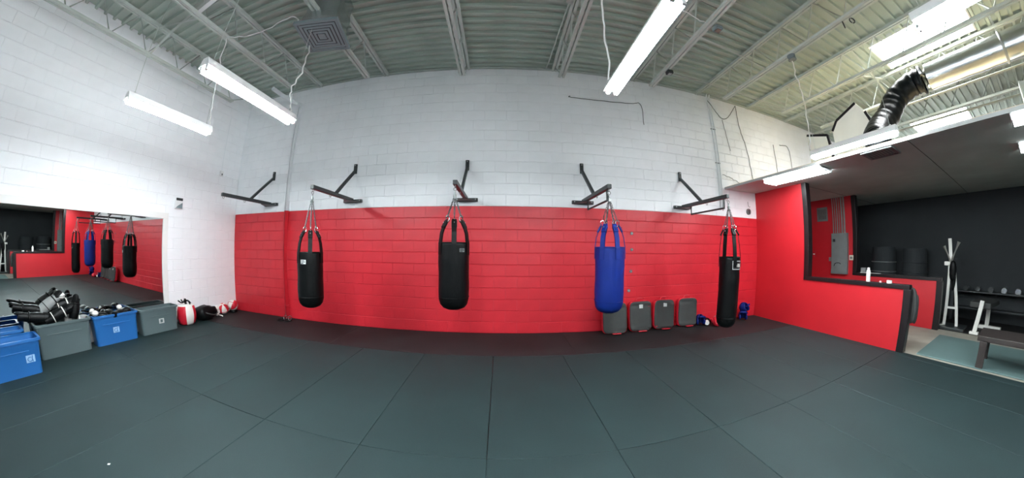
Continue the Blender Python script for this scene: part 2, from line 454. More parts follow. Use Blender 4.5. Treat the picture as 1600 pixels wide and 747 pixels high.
# ================================================================== ROOF STEEL
ordn = ['nearest the left wall', 'second from the left wall', 'third from the left wall, above the square air diffuser', 'fourth from the left wall, left of the picture middle',
        'fifth from the left wall, above the middle hanging lamp', 'sixth from the left wall, carrying the small orange junction box', 'seventh from the left wall, above the lamp beside the low ceiling', 'eighth from the left wall, left of the near skylight',
        'ninth from the left wall, right of the near skylight', 'tenth from the left wall, over the low ceiling', 'eleventh from the left wall, before the far skylight']
JX = [-5.62, -4.0, -2.38, -0.69, 1.03, 2.73, 4.40, 6.08, 7.74, 9.42, 11.1]
ends = [3.72, 3.82, 4.0, 4.2, 4.2, 4.1, 3.95, 3.75, 3.7, 3.7, 3.7]
for i, x in enumerate(JX):
    j = thing('roof_joist', 'open-web steel roof joist, ' + ordn[i], 'joist', (x, 0, 4.5), group='steel roof joists')
    b = MB()
    for s_ in (-1, 1): b.rng(s_ * 0.032 - 0.022, s_ * 0.032 + 0.022, YR, D, 0.52, 0.575)
    b.build('top_chord', STEEL_W, j)
    b = MB()
    for s_ in (-1, 1): b.rng(s_ * 0.032 - 0.02, s_ * 0.032 + 0.02, YR + 0.6, ends[i], -0.022, 0.022)
    b.build('bottom_chord', STEEL_W, j)
    y = ends[i] - 0.05; k = 0
    MB().cyl((0, y, 0), (0, D - 0.12, 0.53), 0.012, n=6).build('end_strut', STEEL_W, j)
    while y > YR + 1.3:
        MB().cyl((0, y, 0.0), (0, y - 0.33, 0.54), 0.013, n=6).build('web_bar', STEEL_W, j)
        MB().cyl((0, y - 0.33, 0.54), (0, y - 0.66, 0.0), 0.013, n=6).build('web_bar', STEEL_W, j)
        y -= 0.66; k += 1
def rod(name, p0, p1, r, m, label, cat, group=None):
    c = Vector(p0); o = MB().cyl((0, 0, 0), Vector(p1) - c, r, n=8).build(name, m); o.location = c
    return tag(o, label, cat, group)
rod('bridging_rod', (2.73, 3.63, 4.5), (6.08, 3.63, 4.5), 0.014, STEEL_W, 'thin bridging rod between roof joists close to the back wall', 'rod')
rod('bridging_rod', (2.73, 2.63, 4.5), (4.40, 2.78, 4.5), 0.014, STEEL_W, 'thin bridging rod beside the orange junction box', 'rod')
rod('bridging_rod', (-5.62, 1.75, 4.5), (-4.0, 1.75, 5.02), 0.018, STEEL_W, 'slanting brace rising from the joist nearest the left wall', 'rod')
rod('bridging_rod', (-4.0, 1.72, 4.52), (-5.62, 1.72, 5.02), 0.016, STEEL_W, 'slanting brace crossing down to the second joist by the left wall', 'rod')
rod('bridging_rod', (-4.0, 1.62, 4.52), (-2.38, 1.62, 5.02), 0.03, HOUSING, 'thick white brace above the two left lamps', 'rod')
rod('bridging_rod', (6.08, 1.9, 4.5), (7.74, 1.9, 5.02), 0.018, STEEL_W, 'slanting brace at the corner of the near skylight', 'rod')
rod('bridging_rod', (7.74, 1.86, 4.5), (6.08, 1.86, 5.02), 0.016, STEEL_W, 'crossing brace at the corner of the near skylight', 'rod')
rod('sprinkler_pipe', (8.0, 3.6, 4.4), (8.0, YR, 4.4), 0.03, STEEL_W, 'long pale sprinkler pipe running behind the silver duct', 'pipe')
rod('sprinkler_pipe', (9.0, 3.6, 4.25), (9.0, YR, 4.25), 0.035, STEEL_W, 'grey pipe over the low ceiling further back than the silver duct', 'pipe')

# ================================================================== LAMPS
def strip_light(label, x, y0, y1, z, wires):
    ym = (y0 + y1) / 2; ln = y1 - y0
    t = thing('strip_light', label, 'lamp', (x, ym, z), group='hanging fluorescent strip lights')
    hw = 0.075
    prof = [(-hw, -0.009), (-hw, -0.003), (-0.05, 0.05), (-0.035, 0.075), (0.035, 0.075), (0.05, 0.05), (hw, -0.003), (hw, -0.009), (hw - 0.012, -0.006), (0.045, 0.0), (-0.045, 0.0), (-hw + 0.012, -0.006)]
    M = Matrix(((1, 0, 0, 0), (0, 0, 1, -ln / 2), (0, 1, 0, 0), (0, 0, 0, 1)))
    MB().prism(prof, ln, M).build('housing', HOUSING, t)
    for s_ in (-1, 1):
        MB().cyl((s_ * 0.042, -ln / 2 + 0.03, -0.030), (s_ * 0.042, ln / 2 - 0.03, -0.030), 0.022, n=12).build('tube', TUBE, t)
        for e in (-1, 1):
            MB().box((s_ * 0.042, e * (ln / 2 - 0.018), -0.026), (0.034, 0.024, 0.05)).build('socket', HOUSING, t, 0.004)
    for e in (-1, 1): MB().torus(0.012, 0.003, T(0, e * (ln / 2 - 0.08), 0.085) @ RY_(PI / 2), 10, 5).build('hanger_eye', CHROME, t)
    if wires:
        for e in (-1, 1):
            MB().cyl((0, e * (ln / 2 - 0.08), 0.09), (wires[0], e * (ln / 2 - 0.08), 4.47 - z), 0.003, n=5).build('hanger_wire', STEEL_W, t)
    return t
strip_light('white two-tube strip light hanging low against the left wall, lower of the left pair', -3.95, 1.14, 2.36, 3.03, (-0.05,))
strip_light('white two-tube strip light below the air diffuser, upper of the left pair', -2.40, 1.20, 2.45, 2.93, (0.0,))
strip_light('white two-tube strip light hanging right of the middle of the room', 1.035, 1.04, 2.26, 3.0, (0.0,))
strip_light('white two-tube strip light hanging along the edge of the low ceiling', 4.47, 1.10, 2.38, 2.86, (-0.07,))
strip_light('added white two-tube fill light out of view behind the viewer, middle', 1.035, -3.2, -1.98, 3.0, (0.0,))  # unseen lamp, added for more light in the room
strip_light('added white two-tube fill light out of view above the viewer, left', -0.69, -2.6, -1.38, 2.95, (0.0,))  # this and the next two are unseen lamps added to brighten the back wall
strip_light('added white two-tube fill light out of view above the viewer, middle', -0.69, 0.0, 1.0, 3.0, (0.0,))
strip_light('added white two-tube fill light out of view above the viewer, right', 2.73, -0.9, 0.32, 3.0, (0.0,))
def wrap_light(label, x0, x1, y0, y1, glow=None):
    t = thing('wrap_light', label, 'lamp', ((x0 + x1) / 2, (y0 + y1) / 2, HS), group='wrap-around lamps under the low ceiling')
    w_, l_ = x1 - x0, y1 - y0
    MB().box((0, 0, -0.012), (w_ - 0.1, l_, 0.024)).build('pan', HOUSING, t)
    pr = [(-w_ / 2, -0.02), (-w_ / 2 + 0.02, -0.05), (-w_ / 2 + 0.07, -0.07), (w_ / 2 - 0.07, -0.07), (w_ / 2 - 0.02, -0.05), (w_ / 2, -0.02)]
    M = Matrix(((1, 0, 0, 0), (0, 0, 1, -l_ / 2 + 0.015), (0, 1, 0, 0), (0, 0, 0, 1)))
    MB().prism(pr, l_ - 0.03, M).build('lens', glow or LENS, t)
    for e in (-1, 1): MB().box((0, e * (l_ / 2 - 0.006), -0.035), (w_, 0.012, 0.07)).build('end_cap', HOUSING, t)
wrap_light('glowing wrap-around lamp under the low ceiling next to the red wall', 4.92, 5.34, 2.5, 3.72)
wrap_light('glowing wrap-around lamp at the right picture edge on the low ceiling border', 4.76 + 0.14, 5.26, -1.25, -0.02, LENS2)
wrap_light('smaller glowing lamp at the right picture edge deeper under the low ceiling', 6.3, 6.72, -1.25, -0.04, LENS2)

# cords: slightly crooked white cables
def cord(name, pts, r, label, m=CORD, wob=0.012, cat='cable'):
    P = catmull(pts, 7); c = Vector(pts[0])
    Q = [p - c + Vector([random.uniform(-wob, wob) for _ in range(3)]) * (1 if 0 < i < len(P) - 1 else 0) for i, p in enumerate(P)]
    o = MB().tube(catmull(Q, 2), r, 6).build(name, m); o.location = c
    return tag(o, label, cat)
cord('lamp_cord', [(-4.0, 2.2, 4.48), (-3.97, 2.24, 3.9), (-3.93, 2.28, 3.4), (-3.95, 2.33, 3.12)], 0.008, 'white cord dropping to the lower left lamp')
cord('lamp_cord', [(-4.0, 2.2, 4.5), (-3.4, 2.3, 4.42), (-2.75, 2.25, 4.45), (-2.55, 2.3, 4.3)], 0.008, 'white cord strung from the second joist to the air diffuser')
cord('lamp_cord', [(-2.6, 2.62, 4.28), (-2.56, 2.6, 3.8), (-2.58, 2.5, 3.4), (-2.50, 2.5, 3.15), (-2.40, 2.42, 3.0)], 0.009, 'white cord zigzagging from the air diffuser to the lamp below', wob=0.018)
cord('lamp_cord', [(0.98, 1.3, 4.47), (0.92, 1.75, 4.1), (0.96, 2.0, 3.6), (1.0, 2.2, 3.09)], 0.009, 'white cord hanging to the far end of the middle lamp', wob=0.018)
cord('lamp_cord', [(4.40, 2.26, 4.47), (4.42, 2.3, 4.0), (4.46, 2.33, 3.4), (4.44, 2.36, 2.95)], 0.009, 'white cord hanging to the lamp beside the low ceiling', wob=0.02)
cord('lamp_cord', [(1.04, 2.05, 4.47), (1.9, 2.15, 4.44), (2.5, 2.3, 4.46), (2.73, 2.35, 4.52)], 0.008, 'white cord from the middle lamp to the orange junction box', wob=0.01)
t = thing('junction_box', 'small square junction box with a rusty orange cover on a joist', 'box', (2.85, 2.33, 4.44))
MB().box((0, 0, 0), (0.11, 0.11, 0.06)).build('body', DIFF, t, 0.006)
MB().box((0, 0, -0.034), (0.07, 0.07, 0.012)).build('cover', ORANGE, t, 0.004)
t = thing('junction_box', 'dark junction box on the joist near the back wall', 'box', (2.77, 3.53, 4.44))
MB().box((0, 0, 0), (0.10, 0.10, 0.06)).build('body', BRACKET, t, 0.006)
MB().box((0, 0, -0.034), (0.06, 0.06, 0.012)).build('cover', GALV, t, 0.004)
t = thing('junction_box', 'round grey box on the joist feeding the lamp cord beside the low ceiling', 'box', (4.40, 2.26, 4.44))
MB().cyl((0, 0, -0.04), (0, 0, 0.035), 0.07, n=16).build('body', DIFF, t)
MB().cyl((0, 0, -0.05), (0, 0, -0.04), 0.05, n=16).build('cover', GALV, t)

t = thing('sprinkler_line', 'thin pipe with a round rosette crossing the roof deck left of the middle lamp', 'pipe', (0.86, D - 0.06, HC - 0.03))
MB().tube([(0, 0, 0), (0.02, -0.2, 0.0), (0.06, -1.0, 0.0), (0.09, -1.72, 0.0)], 0.012, 8).build('pipe', STEEL_W, t)
MB().lathe([(0.001, -0.03), (0.05, -0.03), (0.06, -0.01), (0.06, 0.03), (0.001, 0.03)], 18, T(0.09, -1.76, 0)).build('rosette', STEEL_W, t)
t = thing('pipe_valve', 'small round white valve on the back wall under the fourth roof joist', 'valve', (-0.78, D, 4.93))
MB().cyl((0, 0, 0), (0, -0.07, 0), 0.03, n=14).build('stem', STEEL_W, t); MB().torus(0.07, 0.012, T(0, -0.07, 0) @ RX_(PI / 2), 20, 6).build('wheel', STEEL_W, t)
t = thing('hanging_hook', 'two small dark rings hanging from the joist left of the near skylight', 'hook', (4.40, 1.30, 4.47))
MB().torus(0.045, 0.009, T(0, 0, -0.05) @ RX_(PI / 2) @ RY_(0.3), 16, 6).build('ring', BLACK_TRIM, t); MB().torus(0.04, 0.008, T(0.03, -0.12, -0.045) @ RX_(PI / 2) @ RY_(-0.5), 16, 6).build('ring', BRACKET, t)
# ================================================================== AIR HANDLING
t = thing('air_diffuser', 'square four-way air diffuser in a foil-wrapped box under the roof', 'air diffuser', (-2.33, 2.53, 4.2), (0, 0, 0.19))
def sqring(b, r0, z0, r1, z1, mi=0):
    a = [(-r0, -r0, z0), (r0, -r0, z0), (r0, r0, z0), (-r0, r0, z0), (-r1, -r1, z1), (r1, -r1, z1), (r1, r1, z1), (-r1, r1, z1)]
    b.add(a, [(i, (i + 1) % 4, (i + 1) % 4 + 4, i + 4) for i in range(4)], mi)
b = MB(); sqring(b, 0.30, 0.0, 0.30, 0.045); sqring(b, 0.30, 0.0, 0.262, 0.0); sqring(b, 0.262, 0.0, 0.262, 0.03); sqring(b, 0.30, 0.045, 0.262, 0.045)
b.build('frame', DIFF, t)
for r in (0.248, 0.199, 0.150, 0.101):
    b = MB(); sqring(b, r, 0.0, r - 0.034, 0.0); sqring(b, r, 0.0, r, 0.006); sqring(b, r, 0.006, r - 0.034, 0.006); sqring(b, r - 0.034, 0.0, r - 0.034, 0.006); b.build('louver', DIFF, t)
b = MB(); sqring(b, 0.052, 0.0, 0.052, 0.02); b.add([(-0.052, -0.052, 0), (0.052, -0.052, 0), (0.052, 0.052, 0), (-0.052, 0.052, 0)], [(0, 1, 2, 3)]); b.build('core', DIFF, t)
MB().box((0, 0, 0.052), (0.52, 0.52, 0.004)).build('back_plate', BLACK_TRIM, t)
b = MB()
for k in range(7):
    z0 = 0.056 + k * 0.1; r0 = 0.235 - 0.004 * k; r1 = 0.235 - 0.004 * (k + 1)
    sqring(b, r0 + 0.008 * math.sin(k * 2.1), z0, r1 + 0.008 * math.sin((k + 1) * 2.1), z0 + 0.1)
b.build('foil_box', FOIL, t)
MB().cyl((0, 0, 0.70), (0, 0, 0.86), 0.15, n=20).build('neck', FOIL, t)

b = MB(); pts = []; rs = []
DXc, DZc, DR = 6.36, 4.1, 0.205
for k in range(60):
    y = 0.95 - k * 0.1; pts.append((0, y - 0.95, 0)); rs.append(DR * (1 + 0.012 * math.sin(k * 1.7) + random.uniform(-0.008, 0.008)))
t = thing('silver_duct', 'long silver foil-jacketed round duct running under the skylight', 'duct', (DXc, 0.95, DZc))
b.tube(pts, rs, 28).build('jacket', FOIL, t)
for y in (-1.15, -2.6, -4.1): MB().torus(DR + 0.008, 0.016, T(0, y, 0) @ RX_(PI / 2), 28, 6).build('band', GALV, t)
for y in (-1.15, -2.6, -4.1):
    for s_ in (-1, 1): MB().bar((s_ * (DR + 0.01), y, 0), (s_ * (DR + 0.01), y, 0.85), 0.008, 0.004).build('hanger_strap', STEEL_W, t)
path = catmull([(6.36, 0.93, 4.1), (6.34, 1.15, 4.08), (6.2, 1.42, 3.9), (6.0, 1.55, 3.62), (5.75, 1.66, 3.4), (5.45, 1.68, 3.18), (5.22, 1.61, 3.06), (5.12, 1.56, 2.98), (5.12, 1.56, 2.91)], 14)
c = Vector(path[0]); rs = [0.195 * (1 + 0.018 * math.sin(i * 1.05) + 0.05 * noise.noise(Vector((i * 0.35, 2, 5)))) for i in range(len(path))]
t = thing('flex_duct', 'shiny black flexible duct bending down to the low ceiling', 'duct', path[0])
MB().tube([p - c for p in path], rs, 24).build('sleeve', FLEX, t)
MB().torus(0.21, 0.02, T(0, 0.02, 0) @ RX_(PI / 2), 28, 6).build('tape_collar', FLEX, t)

# white boards standing on the low ceiling
Mx = Matrix(((0, 0, 1, 0), (1, 0, 0, 0), (0, 1, 0, 0), (0, 0, 0, 1)))
def board(poly, x, label):
    cy = sum(p[0] for p in poly) / len(poly); z0 = min(p[1] for p in poly)
    t = thing('foam_board', label, 'board', (x, cy, z0), (0, 0, 0.0))
    pl = [(y - cy, z - z0) for y, z in poly]
    MB().prism(pl, 0.03, Mx).build('panel', FOAM, t)
    b = MB(); n = len(pl)
    for i in range(n):
        p, q = pl[i], pl[(i + 1) % n]
        if p[1] < 0.02 and q[1] < 0.02: continue
        if i in (1, 2, 4): b.bar((0.015, p[0], p[1]), (0.015, q[0], q[1]), 0.045, 0.045)
    b.build('dark_edge', BLACK_TRIM, t)
    return t
zs = HS + 0.053
board([(2.58, zs), (2.58, 3.62), (2.46, 3.78), (2.03, 3.96), (1.90, 3.76), (1.80, 3.48), (1.86, zs)], 5.85, 'large white board with a pointed top standing behind the black duct')
board([(3.2, zs), (3.2, 3.75), (2.75, 3.62), (2.68, zs)], 5.95, 'small white board with a dark edge on the low ceiling by the back wall')
t = thing('steel_column', 'pale boxed steel column above the low ceiling at the right picture edge', 'column', (6.55, -0.22, zs))
MB().rng(-0.08, 0.08, -0.14, -0.02, 0.0, 0.75).build('web', STEEL_W, t, 0.005)
for y in (-0.15, -0.01): MB().rng(-0.12, 0.12, y - 0.012, y + 0.012, 0.0, 0.75).build('flange', STEEL_W, t, 0.004)

# ================================================================== WALL PIPES, SMALL WALL THINGS
t = thing('wall_pipe', 'vertical pipe on the back wall, white above and red below, left of the bags', 'pipe', (-4.43, D - 0.06, 0))
MB().tube([(0, 0, RED), (0, 0, 4.55)] + [(-0.12 + 0.12 * math.cos(a), 0, 4.55 + 0.12 * math.sin(a)) for a in [PI / 8 * k for k in range(1, 5)]] + [(-0.16, -0.1, 4.68), (-0.2, -0.45, 4.68), (-0.2, -0.75, 4.68)], 0.045, 14).build('upper_pipe', PIPE_W, t)
MB().cyl((0, 0, 0.06), (0, 0, RED - 0.001), 0.0455, n=14).build('lower_pipe', PIPE_R, t)
for za, zb, rr in ((0.0, 0.06, 0.058), (0.25, 0.29, 0.056), (RED - 0.03, RED - 0.002, 0.053)): MB().cyl((0, 0, za), (0, 0, zb), rr, n=14).build('coupling', PIPE_R, t)
t = thing('ankle_strap', 'pair of black straps with metal rings lying at the foot of the wall pipe', 'strap', (-4.36, 4.52, 0.0))
MB().torus(0.07, 0.013, T(-0.08, 0, 0.014) @ RZ(0.4), 20, 6, sx=1.4).build('loop', BLACK_L, t)
MB().torus(0.07, 0.013, T(0.07, 0.03, 0.016) @ RZ(-0.3), 20, 6, sx=1.3).build('loop', BLACK_L, t)
MB().torus(0.045, 0.006, T(-0.03, 0.06, 0.05) @ RX_(1.2), 18, 6).build('ring', CHROME, t)
MB().torus(0.045, 0.006, T(0.1, 0.06, 0.05) @ RX_(1.1), 18, 6).build('ring', CHROME, t)
for k, x in enumerate((4.66, 4.74)):
    t = thing('wall_conduit', ('left' if k == 0 else 'right') + ' one of two thin conduits running down the back wall by the low ceiling', 'conduit', (x, D - 0.02, 0))
    MB().tube([(0, 0, 2.35), (0, 0, 4.85), (-0.03, -0.04, 4.95), (-0.08, -0.12, 5.0)], 0.015, 10).build('pipe', PIPE_W, t)
    for z in (2.6, 3.4, 4.2): MB().box((0, 0.005, z), (0.06, 0.02, 0.02)).build('clip', GALV, t)
cord('wall_cable', [(1.31, D - 0.01, 4.46), (1.33, D - 0.01, 4.43), (1.9, D - 0.01, 4.42), (2.55, D - 0.01, 4.44), (2.82, D - 0.01, 4.46), (2.84, D - 0.01, 4.0)], 0.007, 'thin dark cable stapled along the upper back wall by the middle lamp', DCORD, 0.004)
cord('wall_cable', [(4.65, D - 0.03, 4.95), (4.9, D - 0.04, 4.62), (5.05, D - 0.04, 4.52), (5.25, D - 0.04, 4.6), (5.6, D - 0.04, 4.98)], 0.008, 'drooping dark cable loop high on the back wall', DCORD, 0.004)
cord('wall_cable', [(5.05, D - 0.02, 4.5), (5.1, D - 0.02, 4.1), (5.16, D - 0.02, 3.75)], 0.006, 'short cable dangling below the drooping loop', DCORD, 0.004)
cord('wall_cable', [(5.62, D - 0.02, 4.98), (5.62, D - 0.02, 4.4), (5.75, D - 0.02, 3.9), (5.85, D - 0.02, 3.2), (5.9, D - 0.02, 2.95)], 0.008, 'long cable running down the back wall onto the low ceiling', DCORD, 0.006)
cord('wall_cable', [(4.8, D - 0.02, 3.15), (5.05, D - 0.03, 3.1), (5.35, D - 0.03, 3.0), (5.5, D - 0.03, 2.95)], 0.006, 'loose cable trailing onto the low ceiling beside the conduits', DCORD, 0.01)
cord('wall_cable', [(6.9, D - 0.02, 4.2), (6.92, D - 0.02, 3.6), (6.95, D - 0.02, 2.95)], 0.008, 'cable dropping down the upper wall above the red partition', DCORD, 0.004)
cord('wall_cable', [(7.2, D - 0.02, 4.25), (7.62, D - 0.02, 4.22), (7.66, D - 0.02, 3.5), (7.7, D - 0.02, 2.95)], 0.008, 'rightmost cable on the upper back wall with a square bend', DCORD, 0.004)

t = thing('camera_box', 'small dark and white surveillance box mounted on the left wall by the mirror corner', 'box', (-L, 3.22, 2.2))
MB().rng(0.0, 0.05, -0.085, 0.085, 0.0, 0.21).build('body', HOUSING, t, 0.008)
MB().rng(0.05, 0.06, -0.075, 0.075, 0.155, 0.205).build('dark_visor', BRACKET, t, 0.004)
MB().prism([(-0.075, 0.01), (0.075, 0.01), (0.075, 0.12), (-0.02, 0.06)], 0.008, T(0.05, 0, 0) @ Mx).build('dark_cover', DIFF, t)
t = thing('wall_switch', 'small white switch box with a thin conduit on the left wall near the corner', 'switch', (-L, 4.22, 3.04))
MB().rng(0.0, 0.04, -0.045, 0.045, 0, 0.12).build('box', HOUSING, t, 0.006)
MB().cyl((0.012, 0, 0.12), (0.012, 0, 1.45), 0.008, n=8).build('conduit', PIPE_W, t)
MB().rng(0.04, 0.055, -0.012, 0.012, 0.02, 0.06).build('toggle', PANEL_G, t, 0.002)
t = thing('wall_outlet', 'grey round socket with a hook above it on the back wall by the red partition', 'socket', (5.60, D, 2.31))
MB().cyl((0, 0, 0.07), (0, -0.03, 0.07), 0.07, n=20).build('plate', PANEL_G, t)
MB().cyl((0, -0.03, 0.09), (0, -0.045, 0.09), 0.022, n=12).build('socket', BRACKET, t); MB().cyl((0, -0.03, 0.045), (0, -0.045, 0.045), 0.022, n=12).build('socket', BRACKET, t)
MB().tube([(0.0, -0.005, 0.3), (0.0, -0.02, 0.2), (0.02, -0.03, 0.17), (0.05, -0.03, 0.19)], 0.006, 6).build('hook', GALV, t)
for (x, z, wd) in ((2.42, 1.80, 'top'), (2.42, 1.50, 'second'), (2.41, 1.10, 'third'), (2.38, 0.74, 'lowest')):
    t = thing('wall_anchor', wd + ' of four grey bolt heads on the red wall right of the blue bag', 'bolt', (x, D, z), group='bolt heads on the red wall')
    MB().cyl((0, 0, 0), (0, -0.012, 0), 0.03, n=14).build('washer', PANEL_G, t)
    MB().cyl((0, -0.012, 0), (0, -0.026, 0), 0.013, n=6).build('bolt_head', GALV, t)

# ================================================================== MIRROR
t = thing('wall_mirror', 'large wall mirror in a white frame reflecting the punching bags', 'mirror', (-L, 0.9, 0.30))
y0, y1, z1 = -2.0, 2.0, 1.685
t.rotation_euler = (0, math.radians(0.45), 0)
MB().rng(0.004, 0.016, y0, y1, 0.0, z1).build('glass', MIRROR, t)
fr = MB()
MB().rng(0.0, 0.035, y0 - 0.09, y1 + 0.11, z1, z1 + 0.11).build('top_rail', WHITE_TRIM, t, 0.006)
MB().rng(0.0, 0.035, y0 - 0.09, y1 + 0.11, -0.10, 0.0).build('bottom_rail', WHITE_TRIM, t, 0.006)
MB().rng(0.0, 0.035, y1, y1 + 0.11, 0.0, z1).build('side_stile', WHITE_TRIM, t, 0.006)
MB().rng(0.0, 0.035, y0 - 0.09, y0, 0.0, z1).build('side_stile', WHITE_TRIM, t, 0.006)

# ================================================================== BAG BRACKETS
def bracket(label, x, tipy, z, loop):
    t = thing('bag_bracket', label, 'bracket', (x, D, z), group='wall brackets for punching bags')
    ty = tipy - D
    MB().rng(-0.2, 0.2, -0.05, 0, -0.035, 0.025).build('base_bar', BRACKET, t, 0.006)
    MB().prism([(-0.19, -0.05), (0.19, -0.05), (0.04, -0.30), (-0.04, -0.30)], 0.01, T(0, 0, -0.03)).build('gusset_plate', BRACKET, t)
    MB().rng(-0.03, 0.03, ty, -0.05, -0.022, 0.04).build('arm', BRACKET, t, 0.005)
    MB().rng(-0.032, 0.032, -0.035, 0, 0.53, 0.72).build('top_plate', BRACKET, t, 0.005)
    MB().bar((0, -0.025, 0.58), (0, -0.62, 0.035), 0.045, 0.045).build('strut', BRACKET, t)
    for z_ in (0.56, 0.69): MB().cyl((0, -0.035, z_), (0, -0.05, z_), 0.012, n=6).build('bolt', GALV, t)
    for x_ in (-0.16, 0.16): MB().cyl((x_, -0.05, 0), (x_, -0.065, 0), 0.012, n=6).build('bolt', GALV, t)
    MB().torus(0.02, 0.005, T(0, ty + 0.04, -0.04) @ RY_(PI / 2), 14, 6).build('eye_bolt', GALV, t)
    MB().torus(0.02, 0.005, T(0, -0.78, -0.04) @ RY_(PI / 2), 14, 6).build('eye_bolt', GALV, t)
    if loop:
        MB().tube([(0, -0.32, -0.02), (0, -0.32, -0.17), (0, ty + 0.1, -0.17), (0, ty + 0.1, -0.02)], 0.016, 8).build('lower_bar', BRACKET, t)
    return t
BR = [(-4.95, 3.42, 2.40), (-2.79, 3.47, 2.37), (-0.60, 3.50, 2.345), (1.455, 3.47, 2.335), (3.58, 3.45, 2.345)]
bracket('empty black steel bag bracket in the left corner of the back wall', *BR[0], False)
bracket('black steel bracket holding the black bag left of the middle', *BR[1], False)
bracket('black steel bracket holding the middle black bag', *BR[2], False)
bracket('black steel bracket with a lower bar holding the blue bag', *BR[3], True)
bracket('black steel bracket with a wide lower bar holding the long bag at right', *BR[4], True)

# ================================================================== HEAVY BAGS
def chain_mb(b, p0, p1, link_l=0.034, r=0.0035, wd=0.010):
    p0 = Vector(p0); p1 = Vector(p1); d = p1 - p0; n = max(2, int(d.length / (link_l * 0.74))); x, y, dd = frame_of(d)
    for k in range(n):
        c = p0 + d * ((k + 0.5) / n); a, bb = (x, dd) if k % 2 else (y, dd)
        pts = []
        for q in range(10):
            an = 2 * PI * q / 10
            pts.append(c + a * wd * math.cos(an) + bb * (link_l / 2) * math.sin(an))
        b.tube(pts, r, 5, closed=True)
def heavy_bag(label, x, y, z_bot, z_body, z_ring, z_hook, r, leather, strap_m, straps=4, phase=0.0, patch=None):
    t = thing('punching_bag', label, 'punching bag', (x, y, z_bot), group='hanging punching bags')
    h = z_body - z_bot; zr = z_ring - z_bot; zh = z_hook - z_bot
    pr = [(0.001, 0.0), (r * 0.45, 0.006), (r * 0.72, 0.03), (r * 0.9, 0.075), (r * 0.98, 0.14), (r, 0.22)]
    for k in range(1, 10):
        z = 0.22 + (h - 0.26) * k / 9; pr.append((r * (1.0 + 0.012 * math.sin(k * 1.3)), z))
    pr += [(r * 0.985, h - 0.012), (r * 0.95, h), (r * 0.90, h - 0.01), (r * 0.86, h - 0.05), (0.001, h - 0.06)]
    b = MB(); b.lathe(pr, 40)
    b.v = [tuple(Vector(v) + Vector((v[0], v[1], 0)) * (0.03 * noise.noise(Vector(v) * 5 + Vector((x, y, 0))))) for v in b.v]
    body = b.build('body', leather, t, angle=1.0)
    MB().torus(r * 0.985, 0.008, T(0, 0, h - 0.01), 40, 6).build('rim_piping', leather, body)
    MB().torus(r * 1.0, 0.004, T(0, 0, 0.17), 40, 5).build('seam', leather, body)
    ch = MB()
    for k in range(straps):
        a = phase + 2 * PI * k / straps; M = RZ(a)
        # strap: flat band leaning inward to a ring
        r0, r1 = r * 0.985, r * 0.55; wd = 0.031
        path = [(r0 + 0.006, h - 0.16), (r0 + 0.005, h - 0.02), (r0 * 0.93, h + (zr - h) * 0.4), (r1 + 0.03, zr - 0.05), (r1, zr)]
        vs = []; fs = []
        for i, (rr, z) in enumerate(path):
            for dx in (0, 0.008):
                for sg in (-1, 1): vs.append((rr + dx, sg * wd, z))
        for i in range(len(path) - 1):
            o = i * 4; q = o + 4
            fs += [(o, o + 1, q + 1, q), (o + 2, q + 2, q + 3, o + 3), (o, q, q + 2, o + 2), (o + 1, o + 3, q + 3, q + 1)]
        fs += [(0, 2, 3, 1), (len(vs) - 4, len(vs) - 3, len(vs) - 1, len(vs) - 2)]
        s_ = MB().add(vs, fs, 0, False, M).build('strap', strap_m, t)
        tilt = math.atan2(0.03, 0.05)
        MB().box((0, 0, 0), (0.024, 0.07, 0.10), M @ T(r1 + 0.035, 0, zr - 0.065) @ RY_(-0.5)).build('strap_fold', strap_m, s_, 0.008)
        for dz in (-0.02, 0.02): MB().cyl((0, 0, 0), (0.006, 0, 0), 0.008, n=8).build('rivet', CHROME, s_).matrix_local = M @ T(r1 + 0.047, 0, zr - 0.065 + dz) @ RY_(-0.5)
        MB().torus(0.032, 0.007, M @ T(r1 - 0.008, 0, zr + 0.012) @ RX_(PI / 2) @ RZ(0), 16, 6, sx=0.8, sy=1.2).build('ring', CHROME, t)
        cb = MB(); chain_mb(cb, M @ Vector((r1 - 0.01, 0, zr + 0.045)), M @ Vector((0.016, 0, zh - 0.16))); cb.build('chain', CHAIN, t)
    cb = MB(); cb.lathe([(0.001, zh - 0.17), (0.018, zh - 0.16), (0.022, zh - 0.12), (0.012, zh - 0.09), (0.012, zh - 0.06), (0.001, zh - 0.055)], 14)
    cb.torus(0.02, 0.005, T(0, 0, zh - 0.035) @ RX_(PI / 2), 14, 6); cb.torus(0.025, 0.005, T(0, 0, zh - 0.17), 14, 6)
    cb.build('swivel', CHAIN, t)
    if patch:
        a, z, wdt, ht, m = patch
        n = 8; vs = []
        for zz in (z - ht / 2, z + ht / 2):
            for i in range(n + 1):
                an = a + (i / n - 0.5) * wdt / r; vs.append((1.018 * r * math.cos(an), 1.018 * r * math.sin(an), zz))
        MB().add(vs, [(i, i + 1, i + n + 2, i + n + 1) for i in range(n)], 0, True).build('label_patch', m, body)
        for q, (fr0, fr1) in enumerate(((0.1, 0.75), (0.1, 0.9), (0.1, 0.6))):
            vs = []
            for zz in (z + ht * (0.30 - 0.3 * q) - 0.006, z + ht * (0.30 - 0.3 * q) + 0.004):
                for i in range(n + 1):
                    an = a + (fr0 + (fr1 - fr0) * i / n - 0.5) * wdt / r; vs.append((1.022 * r * math.cos(an), 1.022 * r * math.sin(an), zz))
            MB().add(vs, [(i, i + 1, i + n + 2, i + n + 1) for i in range(n)], 0, True).build('label_print', BRACKET, body)
    return t, body
S90 = -PI / 2
